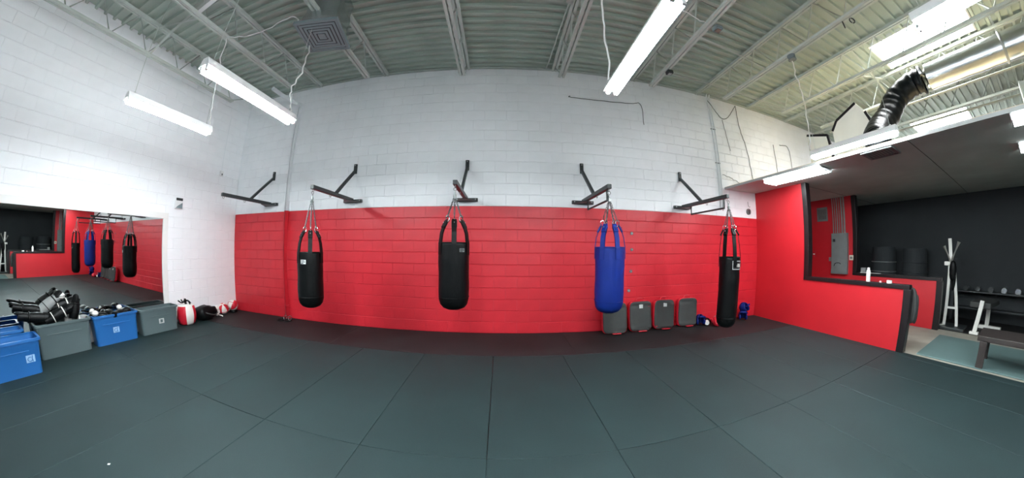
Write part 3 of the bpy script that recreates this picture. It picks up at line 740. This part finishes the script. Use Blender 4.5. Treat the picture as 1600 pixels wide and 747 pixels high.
heavy_bag('short black leather punching bag with a small white label, left of the middle', -2.79, 3.50, 0.60, 1.42, 1.73, 2.33, 0.195, BLACK_L, BLACK_L, 6, S90 + 0.67, (S90 + 0.14, 0.68, 0.085, 0.06, PATCH))
heavy_bag('short black leather punching bag in the middle of the room', -0.60, 3.53, 0.70, 1.57, 1.86, 2.30, 0.198, BLACK_L, BLACK_L, 6, S90 + 0.17, (S90 + 0.70, 0.77, 0.07, 0.045, PANEL_G))
heavy_bag('bright blue punching bag with blue straps', 1.455, 3.50, 0.645, 1.53, 1.83, 2.29, 0.197, BLUE_L, BLUE_L, 6, S90 - 0.394 + 0.52)
bag4, body4 = heavy_bag('tall slim black punching bag with a lettered patch, nearest the red partition', 3.60, 3.47, 0.27, 1.40, 1.84, 2.30, 0.168, BLACK_L, BLACK_L, 6, S90 - 0.80 + 0.52)
# lettered patch wrapped round the tall bag
PA, PZ = S90 + 0.04, 1.0
def wrap(bm, r, a0, z0):
    bm.v = [((r + v[2]) * math.cos(a0 + v[0] / r), (r + v[2]) * math.sin(a0 + v[0] / r), z0 + v[1]) for v in bm.v]
    return bm
def grid(x0, x1, y0, y1, n=10):
    b = MB(); vs = [(x0 + (x1 - x0) * i / n, y, 0) for y in (y0, y1) for i in range(n + 1)]
    return b.add(vs, [(i, i + 1, i + n + 2, i + n + 1) for i in range(n)])
wrap(grid(-0.10, 0.10, -0.075, 0.075), 0.1735, PA, PZ).build('logo_patch', mat('patch_black', (14, 14, 16), 0.4), body4)
for x0, x1, y0, y1 in ((-0.09, 0.09, 0.058, 0.066), (-0.09, 0.09, -0.066, -0.058), (-0.098, -0.09, -0.066, 0.066), (0.09, 0.098, -0.066, 0.066)):
    wrap(grid(x0, x1, y0, y1), 0.1745, PA, PZ).build('logo_border', PATCH, body4)
fc = bpy.data.curves.new('logo_text', 'FONT'); fc.body = 'TWINS'; fc.size = 0.062; fc.align_x = 'CENTER'; fc.offset = 0.0012
fo = bpy.data.objects.new('logo_text', fc); COL.objects.link(fo)
dg = bpy.context.evaluated_depsgraph_get(); tm = fo.evaluated_get(dg).to_mesh()
tb = MB(); tb.add([(v.co.x, v.co.y * 1.25 - 0.028, 0.0) for v in tm.vertices], [tuple(p.vertices) for p in tm.polygons])
bpy.data.objects.remove(fo)
wrap(tb, 0.1748, PA, PZ).build('logo_text', WHITE_V, body4)

# ================================================================== KICK SHIELDS
def shield(label, x, y, rz, lean, wd=0.46, ht=0.56, dp=0.12, patch=True, roll=0.0):
    t = thing('kick_shield', label, 'kick shield', (x, y, 0.014), (-lean, roll, rz), group='kick shields leaning on the red wall')
    def warp(p): return Vector((p.x, p.y + 0.02 * math.cos(p.z * 5), p.z))
    b = MB(); b.ell((0, dp / 2, ht / 2), (wd / 2, dp / 2, ht / 2), 0.32, 32, 16, None, 0, warp); b.build('core', RED_V, t, angle=1.2)
    def wr(p):
        q = Vector((p.x, p.y, p.z)); q.y += 0.022 * noise.noise(Vector((p.x * 7 + p.z * 6, p.z * 16 + x * 5, 1.3))); return warp(q)
    b = MB(); b.ell((0, 0.022, ht / 2), (wd / 2 - 0.008, 0.035, ht / 2 - 0.008), 0.34, 40, 24, None, 0, wr); b.build('cover', CHAR_F, t, angle=1.2)
    MB().tube(catmull([(-0.07, dp * 0.6, ht - 0.02), (-0.05, dp * 0.55, ht + 0.035), (0.05, dp * 0.55, ht + 0.035), (0.07, dp * 0.6, ht - 0.02)], 5), 0.014, 8).build('carry_handle', RED_V, t)
    MB().box((0.02, -0.02, 0.008), (0.16, 0.06, 0.016), None).build('foot_strap', RED_V, t, 0.006)
    if patch: MB().box((0.0, 0.001, ht - 0.10), (0.075, 0.006, 0.07)).build('label_patch', PATCH, t, 0.002)
    return t
shield('charcoal kick shield partly behind the blue bag, leftmost of the four', 2.03, 4.47, -0.12, 0.14, roll=-0.04)
shield('charcoal kick shield with a white label, second from the blue bag', 2.57, 4.51, -0.05, 0.13, roll=-0.03)
shield('charcoal kick shield with a white label, third from the blue bag', 3.09, 4.53, -0.02, 0.12, roll=0.02)
shield('charcoal kick shield without a label, nearest the long bag', 3.67, 4.55, -0.05, 0.11, patch=False)

# ---- gloves and headguards
def glove(label, loc, rot, m, m2, group, s=1.0):
    t = thing('boxing_glove', label, 'glove', loc, rot, group)
    def fn(p):
        q = Vector(p)
        if q.x > 0: q.z -= 0.25 * q.x * q.x / 0.14
        return q * s
    b = MB(); b.ell((0.0, 0, 0.075 * s), (0.13, 0.075, 0.068), 0.8, 20, 12, None, 0, fn); b.build('fist', m, t)
    b = MB(); b.ell((0, 0, 0), (0.07 * s, 0.028 * s, 0.032 * s), 1, 14, 8, T(0.0, -0.08 * s, 0.075 * s) @ RZ(0.25)); b.build('thumb', m, t)
    MB().lathe([(0.001, 0), (0.045 * s, 0), (0.055 * s, 0.03 * s), (0.052 * s, 0.1 * s), (0.04 * s, 0.115 * s)], 18, T(-0.21 * s, 0, 0.068 * s) @ RY_(PI / 2)).build('cuff', m2, t)
    return t
def headguard(label, loc, rot, m, group):
    t = thing('headguard', label, 'headguard', loc, rot, group)
    # padded helmet with an open face
    b = MB(); nu, nv = 24, 10; vs = []; fs = []; R0 = 0.11
    for j in range(nv + 1):
        el = -0.7 + (PI / 2 + 0.7 - 0.25) * j / nv
        for i in range(nu + 1):
            az = 0.75 + (2 * PI - 1.5) * i / nu
            rr = R0 * (1 + 0.05 * math.cos(6 * az))
            vs.append((rr * math.cos(el) * math.cos(az), rr * math.cos(el) * math.sin(az) * 0.9, 0.10 + rr * math.sin(el) * 1.05))
    for j in range(nv):
        for i in range(nu): fs.append((j * (nu + 1) + i, j * (nu + 1) + i + 1, (j + 1) * (nu + 1) + i + 1, (j + 1) * (nu + 1) + i))
    b.add(vs, fs, 0, True); o = b.build('shell', m, t)
    md = o.modifiers.new('pad', 'SOLIDIFY'); md.thickness = 0.022
    MB().tube([(0.085, -0.075, 0.17), (0.105, -0.04, 0.185), (0.11, 0.0, 0.19), (0.105, 0.04, 0.185), (0.085, 0.075, 0.17)], 0.022, 10).build('brow_pad', m, t)
    for s_ in (-1, 1): MB().ell((0.075, s_ * 0.075, 0.075), (0.035, 0.022, 0.05), 0.8, 12, 8).build('cheek_pad', m, t)
    MB().tube(catmull([(0.03, -0.09, 0.05), (0.06, -0.05, 0.012), (0.07, 0, 0.008), (0.06, 0.05, 0.012), (0.03, 0.09, 0.05)], 4), 0.008, 6).build('chin_strap', BLACK_L, t)
    return t
gg = 'sparring gear at the foot of the red wall'
headguard('blue headguard standing against the rightmost kick shield', (4.01, 4.60, 0.0), (0, 0, -1.9), BLUE_L, gg)
headguard('upper blue headguard of the pair behind the long bag', (5.28, 4.56, 0.17), (0.2, 0.1, -1.3), BLUE_L, gg)
headguard('lower blue headguard of the pair behind the long bag', (5.24, 4.54, 0.0), (0.0, 0.0, -2.2), BLUE_L, gg)
glove('black glove with a white cuff between the blue headguard and the red glove', (4.20, 4.60, 0.0), (0, 0, 0.9), BLACK_L, WHITE_V, gg, 0.9)
glove('red boxing glove lying left of the long bag', (4.33, 4.42, 0.0), (0, 0.0, 0.9 + PI), RED_V, WHITE_V, gg, 1.25)

# ================================================================== STORAGE TOTES
def tote(label, x0, x1, y0, y1, h, m, emblem, pm, rz=0.0):
    cx, cy = (x0 + x1) / 2, (y0 + y1) / 2
    t = thing('storage_tote', label, 'storage tote', (cx, cy, 0.0), (0, 0, rz), group='storage totes along the left wall')
    a, c = (x1 - x0) / 2, (y1 - y0) / 2; tp = 0.92; th = 0.006
    def ring(s, z, off=0.0, n=5, rad=0.05):
        out = []; A, C = a * s - off, c * s - off
        for qx, qy, st in ((1, 1, 0), (-1, 1, PI / 2), (-1, -1, PI), (1, -1, 1.5 * PI)):
            for k in range(n + 1):
                an = st + PI / 2 * k / n; out.append((qx * (A - rad) + rad * math.cos(an), qy * (C - rad) + rad * math.sin(an), z))
        return out
    def skin(b, rings, cap0=True, cap1=False):
        n = len(rings[0]); o = len(b.v); vs = [p for r_ in rings for p in r_]; fs = []
        for i in range(len(rings) - 1):
            for k in range(n): q = (k + 1) % n; fs.append((i * n + k, i * n + q, (i + 1) * n + q, (i + 1) * n + k))
        if cap0: fs.append(tuple(range(n))[::-1])
        if cap1: fs.append(tuple(range((len(rings) - 1) * n, len(rings) * n)))
        b.add(vs, fs, 0, True)
    zb = h * 0.80
    b = MB(); skin(b, [ring(tp, 0.0), ring(tp + (0.975 - tp) * 0.8, zb), ring(tp + (0.975 - tp) * 0.8 + 0.012, zb + 0.006), ring(0.975, h - 0.02), ring(0.975, h - 0.02, th), ring(tp + (0.975 - tp) * 0.8, zb, th), ring(tp, 0.008, th)], True, True)
    b.build('body', m, t, angle=0.5)
    b = MB(); skin(b, [ring(0.975, h - 0.03, -0.001), ring(0.99, h - 0.032, -0.014), ring(0.99, h - 0.004, -0.014), ring(0.99, h, -0.01), ring(0.975, h, th + 0.004), ring(0.975, h - 0.022, th)], False, False)
    b.build('rim', m, t, angle=0.5)
    b = MB(); ang = math.atan2(a * (0.975 - tp), h)
    MB().box((0, 0, 0), (0.008, c * 1.25, 0.012), T(a * (tp + (0.975 - tp) * 0.66) + 0.002, 0, h * 0.68) @ RY_(ang)).build('rib', m, t, 0.002)
    if emblem:
        Me = T(a * (tp + (0.975 - tp) * 0.45) + 0.001, emblem, h * 0.46) @ RY_(ang) @ Mx
        e = MB().box((0, 0, 0.001), (0.10, 0.085, 0.002), Me).build('emblem', pm, t)
        if m is BLUE_P:
            bb = MB(); pts = [Me @ Vector((0.025 * math.cos(q) - 0.006, 0.025 * math.sin(q) - 0.004, 0.003)) for q in [0.6 + 5.2 * k / 14 for k in range(15)]]
            bb.tube(pts, 0.0045, 5); bb.tube([Me @ Vector((0.024, 0.036, 0.003)), Me @ Vector((0.018, 0.0, 0.003)), Me @ Vector((0.026, -0.034, 0.003))], 0.0045, 5)
            bb.build('letter_mark', BLUE_P, e)
        else:
            MB().box((0, 0.0, 0.003), (0.045, 0.05, 0.002), Me).build('letter_mark', GREY_P, e)
    return t
tote('blue tote in front at the left picture edge', -5.72, -5.28, -0.14, 0.62, 0.42, BLUE_P, 0.24, PALE_B, 0.02)
tote('blue tote against the mirror at the left picture edge, behind the front one', -6.14, -5.81, -0.32, 0.50, 0.45, BLUE_P, 0, PALE_B)
tote('grey tote heaped with black shin guards', -6.14, -5.81, 0.64, 1.41, 0.46, GREY_P, 0, PATCH)
tote('blue tote of boxing gloves between the two grey totes', -6.14, -5.81, 1.45, 2.19, 0.45, BLUE_P, -0.02, PALE_B, -0.03)
tote('nearly empty grey tote with a white sticker next to the red and white pad', -6.14, -5.81, 2.24, 2.98, 0.43, GREY_P, 0.02, PATCH, -0.03)

def shin_guard(label, loc, rot, m, m2, group, ln=0.36, r=0.07, closed=False):
    t = thing('shin_guard', label, 'shin guard', loc, rot, group)
    n, k = 18, 12; vs = []; fs = []; a0 = 2 * PI if closed else 3.9
    for sfc, dr in ((0, 0.0), (1, -0.028)):
        for j in range(k + 1):
            u = j / k; rr = (r * (0.82 + 0.25 * math.sin(PI * min(1, u * 1.1 + 0.1)))) + dr
            for i in range(n + 1):
                an = PI / 2 - a0 / 2 + a0 * i / n
                vs.append(((u - 0.5) * ln, rr * math.cos(an), rr * math.sin(an)))
    P = (n + 1) * (k + 1)
    for j in range(k):
        for i in range(n):
            q = j * (n + 1) + i; fs.append((q, q + 1, q + n + 2, q + n + 1)); fs.append((P + q, P + q + n + 1, P + q + n + 2, P + q + 1))
    for i in range(n):
        fs.append((i, P + i, P + i + 1, i + 1)); q = k * (n + 1) + i; fs.append((q, q + 1, P + q + 1, P + q))
    for j in range(k):
        q = j * (n + 1); fs.append((q, q + n + 1, P + q + n + 1, P + q)); q += n; fs.append((q, P + q, P + q + n + 1, q + n + 1))
    MB().add(vs, fs, 0, True).build('pad', m, t, angle=0.9)
    for u in (-0.2, 0.22):
        MB().torus(r * 0.98, 0.009, T(u * ln, 0, 0) @ RY_(PI / 2), 22, 6).build('strap', m2, t)
    MB().ell((ln * 0.46, 0, r * 0.55), (0.07, 0.05, 0.025), 0.8, 14, 8).build('instep_flap', m if m2 is WHITE_V else m2, t)
    return t
sg = 'shin guards heaped in the grey tote'
H_ = PI / 2
shin_guard('black rolled shin guard poking out left over the tote rim, upper one', (-6.02, 0.63, 0.65), (0.0, -0.26, -H_), BLACK_L, BLACK_L, sg, 0.42, 0.066, True)
shin_guard('black rolled shin guard poking out left over the tote rim, lower one', (-5.87, 0.69, 0.555), (0.0, -0.20, -H_), BLACK_L, BLACK_L, sg, 0.46, 0.070, True)
shin_guard('grey shin guard standing up in the heap', (-6.02, 0.90, 0.70), (0.8, -0.60, H_), GREY_V, BLACK_L, sg, 0.34, 0.075)
shin_guard('black shin guard with white trim across the front of the heap', (-5.86, 0.97, 0.555), (0.9, -0.38, H_), BLACK_L, WHITE_V, sg, 0.38, 0.075)
shin_guard('black shin guard with white straps at the top of the heap', (-6.03, 1.07, 0.655), (0.5, -0.22, H_), BLACK_L, WHITE_V, sg, 0.32, 0.08)
shin_guard('black shin guard standing at the right end of the heap', (-5.95, 1.23, 0.60), (1.0, -1.3, H_), BLACK_L, BLACK_L, sg, 0.29, 0.07)
shin_guard('grey shin guard low in the heap by the mirror', (-6.04, 1.22, 0.43), (0.1, 0.1, H_), GREY_V, WHITE_V, sg, 0.30, 0.065)
wp = 'white pads on the totes'
def pad(label, loc, r, rot=(0, 0, 0)):
    t = thing('white_pad', label, 'pad', loc, rot, wp)
    MB().ell((0, 0, 0), (r, r, r * 0.8), 0.9, 18, 10).build('shell', WHITE_V, t)
    MB().torus(r * 0.98, r * 0.14, None, 18, 6).build('edge_roll', GREY_V, t)
pad('round white pad on top of the shin guard heap', (-6.0, 1.06, 0.785), 0.055)
pad('round white pad at the mirror corner of the gloves tote', (-6.08, 1.51, 0.50), 0.042, (0.4, 0, 0))
pad('round white pad at the front corner of the gloves tote', (-5.86, 1.50, 0.495), 0.05, (0, 0.3, 0))
pad('round white pad on the far rim of the gloves tote', (-6.08, 1.97, 0.50), 0.045, (0, 0.5, 0))
gv = 'gloves in the blue tote'
for k, (x, y, z, rz, lb) in enumerate(((-5.95, 1.62, 0.36, 1.3, 'black boxing glove in the blue tote, nearest the shin guards'), (-6.02, 1.78, 0.37, 0.4, 'black boxing glove in the middle of the blue tote'), (-5.93, 1.92, 0.36, 2.2, 'black boxing glove at the front of the blue tote'))):
    glove(lb, (x, y, z), (0.1, 0.1, rz), BLACK_L, BLACK_L, gv, 0.9)
glove('black boxing glove with a white cuff, nearest the empty grey tote', (-5.95, 2.03, 0.38), (0.2, -0.4, 1.2), BLACK_L, WHITE_V, gv, 0.9)
glove('lone black glove at the bottom of the nearly empty grey tote', (-6.02, 2.6, 0.012), (0, 0, 0.9), BLACK_L, BLACK_L, 'glove in the grey tote', 0.9)

# ---- red and white belly pad, sack, balls
t = thing('belly_pad', 'barrel-shaped red and white padded trainer with black straps on top', 'belly pad', (-5.98, 3.25, 0.0))
b = MB()
pr = [(0.001, 0.0), (0.13, 0.0), (0.165, 0.03), (0.19, 0.12), (0.198, 0.2), (0.19, 0.28), (0.165, 0.36), (0.13, 0.385), (0.001, 0.39)]
b.lathe(pr, 36, None, 0, lambda k, i: 1 if (i >= 6 or (k % 12) in (0, 1, 2, 3, 4)) else 0); b.build('barrel', [RED_V, WHITE_V], t, angle=1.0).rotation_euler = (0, 0, -0.55)
for a in (0.3, 1.5, 2.6): MB().tube(catmull([Vector((0.12 * math.cos(a), 0.12 * math.sin(a), 0.385)), Vector((0.05 * math.cos(a + .4), 0.05 * math.sin(a + .4), 0.45)), Vector((-0.06 * math.cos(a), -0.08 * math.sin(a), 0.42)), Vector((-0.1 * math.cos(a), -0.16 * math.sin(a), 0.47))], 5), 0.014, 6).build('strap', BLACK_L, t)
MB().box((0.02, 0.03, 0.44), (0.05, 0.03, 0.11), RX_(0.1)).build('buckle', BLACK_L, t, 0.006)
t = thing('black_sack', 'slumped black bag on the floor between the red pad and the balls', 'bag', (-6.0, 3.73, 0.0))
def slump(p):
    q = Vector(p); q.z *= 1 - 0.25 * max(0, q.y / 0.25); q.x *= 1 - 0.2 * (q.y / 0.28); q += Vector((0.02, 0.02, 0.03)) * noise.noise(p * 9); q.z = max(q.z, -0.135); return q
b = MB(); b.ell((0, 0, 0.14), (0.19, 0.26, 0.15), 0.75, 30, 18, None, 0, slump); b.build('sack', BLACK_L, t)
MB().tube(catmull([(0.15, -0.15, 0.19), (0.20, -0.05, 0.14), (0.20, 0.1, 0.1), (0.12, 0.22, 0.12)], 5), 0.012, 6).build('carry_strap', CHAR_F, t)
t = thing('hand_wrap', 'crumpled white cloth wrap leaning beside the black bag', 'cloth', (-6.05, 4.05, 0.0))
b = MB(); b.ell((0, 0, 0.11), (0.05, 0.05, 0.11), 0.8, 16, 12, None, 0, lambda p: p + Vector((0.02, 0.02, 0)) * noise.noise(p * 25)); b.build('roll', WHITE_V, t)
MB().tube(catmull([(0.05, 0.0, 0.03), (0.1, 0.05, 0.012), (0.16, 0.03, 0.01)], 4), 0.012, 6).build('loose_end', WHITE_V, t)
for lb, x, y, rot, z in (('red and white panelled ball next to the white cloth', -6.08, 4.25, (0.5, 0.4, 0.2), 0.0), ('red and white panelled ball in the corner by the red wall', -6.08, 4.53, (-0.4, 0.7, 1.2), 0.06)):
    r = 0.125
    if z:
        t = thing('ball_stand', 'low dark ring holding the ball in the corner', 'stand', (x, y, 0)); MB().torus(0.08, 0.02, T(0, 0, 0.02), 20, 8).build('ring', BLACK_L, t)
        MB().torus(0.075, 0.012, T(0, 0, 0.045), 20, 8).build('lip', BLACK_L, t)
    t = thing('panel_ball', lb, 'ball', (x, y, r + z * 0.55), rot, 'red and white balls')
    b = MB(); b.ell((0, 0, 0), (r, r, r), 1.0, 24, 14, None, 0, None, lambda i, k: 1 if (k // 4) % 2 else 0); b.build('skin', [RED_V, WHITE_V], t)
    MB().cyl((0, 0, r - 0.004), (0, 0, r + 0.003), 0.02, n=14).build('cap', WHITE_V, t)
    MB().torus(r * 1.0, 0.006, None, 28, 6).build('belt', RED_V, t)

t = thing('paper_scrap', 'tiny white paper scrap on the rubber mats at the lower left', 'scrap', (-2.64, 0.50, 0.001), (0, 0, 0.5))
MB().add([(-0.012, -0.006, 0), (0.012, -0.006, 0.001), (0.012, 0.006, 0.006), (-0.012, 0.006, 0.004)], [(0, 1, 2, 3)]).build('sheet', WHITE_V, t)
MB().add([(0.012, -0.006, 0.001), (0.018, -0.004, 0.008), (0.018, 0.005, 0.01), (0.012, 0.006, 0.006)], [(0, 1, 2, 3)]).build('fold', WHITE_V, t)
# ================================================================== GYM SIDE
t = thing('breaker_panel', 'tall grey electrical panel with conduits on the dark red wall', 'electrical panel', (R2, 3.775, 0.95))
MB().rng(-0.12, 0, -0.22, 0.22, 0, 0.99).build('cabinet', PANEL_G, t, 0.008)
MB().rng(-0.135, -0.12, -0.20, 0.20, 0.03, 0.96).build('door', PANEL_G, t, 0.004)
MB().rng(-0.15, -0.135, 0.10, 0.16, 0.78, 0.85).build('latch', BRACKET, t, 0.003)
MB().tube(catmull([(-0.14, 0.13, 0.19), (-0.15, 0.08, 0.26), (-0.15, -0.02, 0.27), (-0.14, -0.06, 0.24)], 5), 0.01, 6).build('handle', BRACKET, t)
for y, r in ((0.18, 0.014), (0.12, 0.012), (0.06, 0.018), (0.0, 0.012), (-0.07, 0.024), (-0.14, 0.024)):
    MB().cyl((-0.05, y, 0.99), (-0.05, y, HS - 0.95), r, n=10).build('conduit', GALV, t)
MB().rng(-0.06, 0, 0.25, 0.32, 0.30, 0.40).build('side_box', GALV, t, 0.005)
t = thing('wall_notice', 'dull grey square notice on the dark red wall', 'notice', (R2, 4.29, 2.27))
MB().rng(-0.012, 0, -0.16, 0.16, 0.0, 0.36).build('sheet', PANEL_G, t); MB().rng(-0.016, -0.012, -0.12, 0.12, 0.05, 0.31).build('print', mat('notice_print', (92, 92, 90), 0.7, var=0.15, scale=12), t)
t = thing('thermostat', 'small cream thermostat on the red wall beside the black jamb', 'thermostat', (R2, 3.475, 1.29))
MB().rng(-0.03, 0, -0.055, 0.055, 0.0, 0.12).build('case', mat('cream_plastic', (214, 206, 188), 0.5), t, 0.006)
MB().rng(-0.034, -0.03, -0.03, 0.03, 0.03, 0.085).build('display', PANEL_G, t)
t = thing('exit_handle', 'small red fire pull on the far edge of the red wall seen through the opening', 'fire pull', (R2, 4.55, 1.36))
MB().rng(-0.05, 0, -0.035, 0.035, 0, 0.14).build('case', RED_V, t, 0.006); MB().rng(-0.07, -0.05, -0.025, 0.025, 0.05, 0.08).build('lever', WHITE_V, t, 0.003)
# things on the sills
t = thing('white_bottle', 'upright white bottle on the black sill of the red half wall', 'bottle', (RX + 0.06, 2.17, 1.005))
MB().lathe([(0.001, 0), (0.034, 0.0), (0.036, 0.01), (0.036, 0.16), (0.03, 0.185), (0.016, 0.195), (0.001, 0.195)], 20).build('body', WHITE_V, t)
MB().lathe([(0.02, 0.19), (0.022, 0.195), (0.022, 0.225), (0.001, 0.228)], 16).build('cap', WHITE_TRIM, t)
t = thing('tape_roll', 'small white tape roll on the black sill near the half wall end', 'tape roll', (RX + 0.06, 1.80, 1.005))
MB().lathe([(0.02, 0), (0.045, 0), (0.045, 0.045), (0.02, 0.045), (0.02, 0)], 20).build('tape', WHITE_V, t); MB().lathe([(0.017, 0.001), (0.02, 0.0), (0.02, 0.044), (0.017, 0.043)], 20).build('core', FOAM, t)
t = thing('bottle_cap', 'tiny pink and white cap on the black sill beside the tape roll', 'cap', (RX + 0.06, 1.95, 1.005))
MB().lathe([(0.001, 0), (0.02, 0), (0.022, 0.02), (0.018, 0.028), (0.001, 0.03)], 16).build('shell', mat('pink_plastic', (216, 150, 150), 0.5), t); MB().torus(0.021, 0.003, T(0, 0, 0.006), 16, 5).build('rim', WHITE_V, t)
t = thing('tissue_box', 'small pale box with a flat tray on the far black sill', 'box', (R2 + 0.06, 3.17, 1.005))
MB().rng(-0.05, 0.05, -0.06, 0.06, 0.012, 0.12).build('carton', GREY_V, t, 0.01); MB().rng(-0.05, 0.06, -0.42, 0.07, 0.0, 0.011).build('tray', WHITE_V, t, 0.003)
t = thing('grey_jacket', 'dark grey jacket hanging on the inner end of the red half wall', 'jacket', (RX + 0.2, 1.48, 0.42))
b = MB(); b.ell((0, 0, 0.27), (0.045, 0.13, 0.27), 0.55, 24, 16, None, 0, lambda p: Vector((p.x * (1.1 + 0.25 * math.sin(p.y * 45)), p.y * (1 - 0.25 * max(0, p.z) / 0.27), p.z))); b.build('body', CHAR_F, t)
b = MB(); b.ell((0.03, -0.10, 0.22), (0.035, 0.04, 0.22), 0.8, 14, 10); b.build('sleeve', CHAR_F, t)
MB().torus(0.02, 0.006, T(0, 0, 0.55) @ RY_(PI / 2), 12, 6).build('hang_loop', BRACKET, t)
t = thing('wooden_bench', 'low dark wooden bench at the right picture edge', 'bench', (6.42, -0.22, 0.0))
MB().rng(-0.36, 0.36, -1.1, 0.68, 0.36, 0.43).build('seat', WOOD, t, 0.008)
for sx in (-0.31, 0.31):
    for sy in (-1.0, 0.60): MB().rng(sx - 0.045, sx + 0.045, sy - 0.045, sy + 0.045, 0, 0.36).build('leg', WOOD, t, 0.006)
m_ = MB().rng(6.06, 7.85, -1.3, 1.25, -0.006, 0.012).build('floor_mat', BLUE_MAT, None, 0.004); tag(m_, 'grey-blue exercise mat on the concrete beside the half wall', 'mat')
m_ = MB().rng(8.5, 10.4, -1.5, 2.9, -0.006, 0.008).build('floor_mat', STRIP_R, None, 0.003); tag(m_, 'dark rubber mat under the gym equipment by the black wall', 'mat')
t = thing('cable_tower', 'white folding exercise tower with three prongs beside the second red wall', 'exercise machine', (8.75, 1.22, 0.008))
MB().rng(-0.25, 0.35, -0.30, 0.22, 0.0, 0.05).build('base', BRACKET, t, 0.01)
for p0, p1 in (((0, 0.12, 0.05), (0.02, 0.10, 1.25)), ((0.02, -0.13, 0.05), (0.02, 0.0, 1.10))):
    MB().bar(p0, p1, 0.055, 0.05).build('post', GYM_W, t)
MB().bar((0.0, 0.12, 0.05), (-0.2, 0.22, 0.02), 0.06, 0.04).build('stabiliser', GYM_W, t)
MB().bar((0, 0.10, 0.40), (0.02, -0.10, 0.40), 0.04, 0.04).build('rung', GYM_W, t)
MB().rng(-0.05, 0.07, 0.08, 0.20, 1.22, 1.30).build('head_block', GYM_W, t, 0.01)
for p1 in ((0.02, 0.10, 1.75), (0.02, 0.22, 1.60), (0.02, -0.08, 1.68)): MB().cyl((0.02, 0.08, 1.30), p1, 0.034, n=10).build('prong', GYM_W, t)
MB().tube(catmull([(0, 0.05, 1.30), (-0.05, -0.02, 1.0), (0, 0.02, 0.75), (0.05, 0.06, 1.0)], 6), 0.02, 6).build('strap', BLACK_L, t)
MB().ell((-0.03, 0.03, 1.12), (0.06, 0.07, 0.2), 0.8, 12, 10).build('bundle', BLACK_L, t)
t = thing('weight_bench', 'dark padded weight bench on white legs by the black wall', 'weight bench', (8.95, 0.62, 0.008), (0, 0, -0.1))
MB().rng(-0.36, 0.62, -0.16, 0.22, 0.47, 0.58).build('pad', CHAR_F, t, 0.02)
MB().bar((-0.44, 0.0, 0.50), (0.44, 0.0, 0.46), 0.06, 0.06).build('spine', GYM_W, t)
MB().bar((-0.44, 0.06, 0.03), (-0.42, -0.02, 0.62), 0.07, 0.06).build('front_leg', GYM_W, t); MB().rng(-0.50, -0.38, -0.02, 0.14, 0.0, 0.05).build('foot', GYM_W, t, 0.008)
MB().bar((0.42, 0, 0.03), (0.42, 0, 0.46), 0.07, 0.06).build('rear_leg', GYM_W, t); MB().rng(0.36, 0.48, -0.26, 0.2, 0.0, 0.07).build('foot', GYM_W, t, 0.01)
t = thing('dumbbell_rack', 'long black dumbbell rack against the black wall', 'rack', (10.15, 0.0, 0.008))
for y in (-1.3, 1.4): MB().rng(-0.22, 0.22, y - 0.03, y + 0.03, 0.0, 0.72).build('upright', BRACKET, t, 0.006)
for z, dx in ((0.28, -0.1), (0.62, 0.05)):
    MB().rng(dx - 0.15, dx + 0.15, -1.28, 1.38, z, z + 0.03).build('shelf', BRACKET, t, 0.004)
dbl = ['black dumbbell at the left end of the rack', 'black dumbbell second from the left end of the rack', 'black dumbbell just left of the two silver ones', 'left one of the two silver dumbbells', 'right one of the two silver dumbbells at the picture edge']
for i, lb in enumerate(dbl):
    d = thing('dumbbell', lb, 'dumbbell', (10.19, 1.14 - i * 0.26, 0.658 + 0.055), group='dumbbells on the black rack')
    m1 = CHROME if i > 2 else BRACKET
    for e in (-1, 1): MB().cyl((e * 0.05, 0, 0), (e * 0.13, 0, 0), 0.055, n=12).build('head', m1, d)
    MB().cyl((-0.05, 0, 0), (0.05, 0, 0), 0.016, n=8).build('grip', CHROME, d)
for i, (x, y, h_) in enumerate(((9.85, 3.15, 1.62), (9.95, 2.35, 1.58))):
    t = thing('dark_barrel', ('dark barrel with two pale bands by the black wall' if i == 0 else 'plain dark barrel by the black wall, right of the banded one'), 'barrel', (x, y, 0.0))
    MB().lathe([(0.001, 0), (0.30, 0), (0.31, 0.03), (0.33, h_ / 2), (0.31, h_ - 0.03), (0.30, h_), (0.27, h_ - 0.02), (0.001, h_ - 0.02)], 28).build('shell', BLACK_WALL, t)
    for z in (1.0, 1.24): MB().torus(0.328, 0.012, T(0, 0, z), 32, 6).build('band', GALV if i == 0 else BLACK_WALL, t)
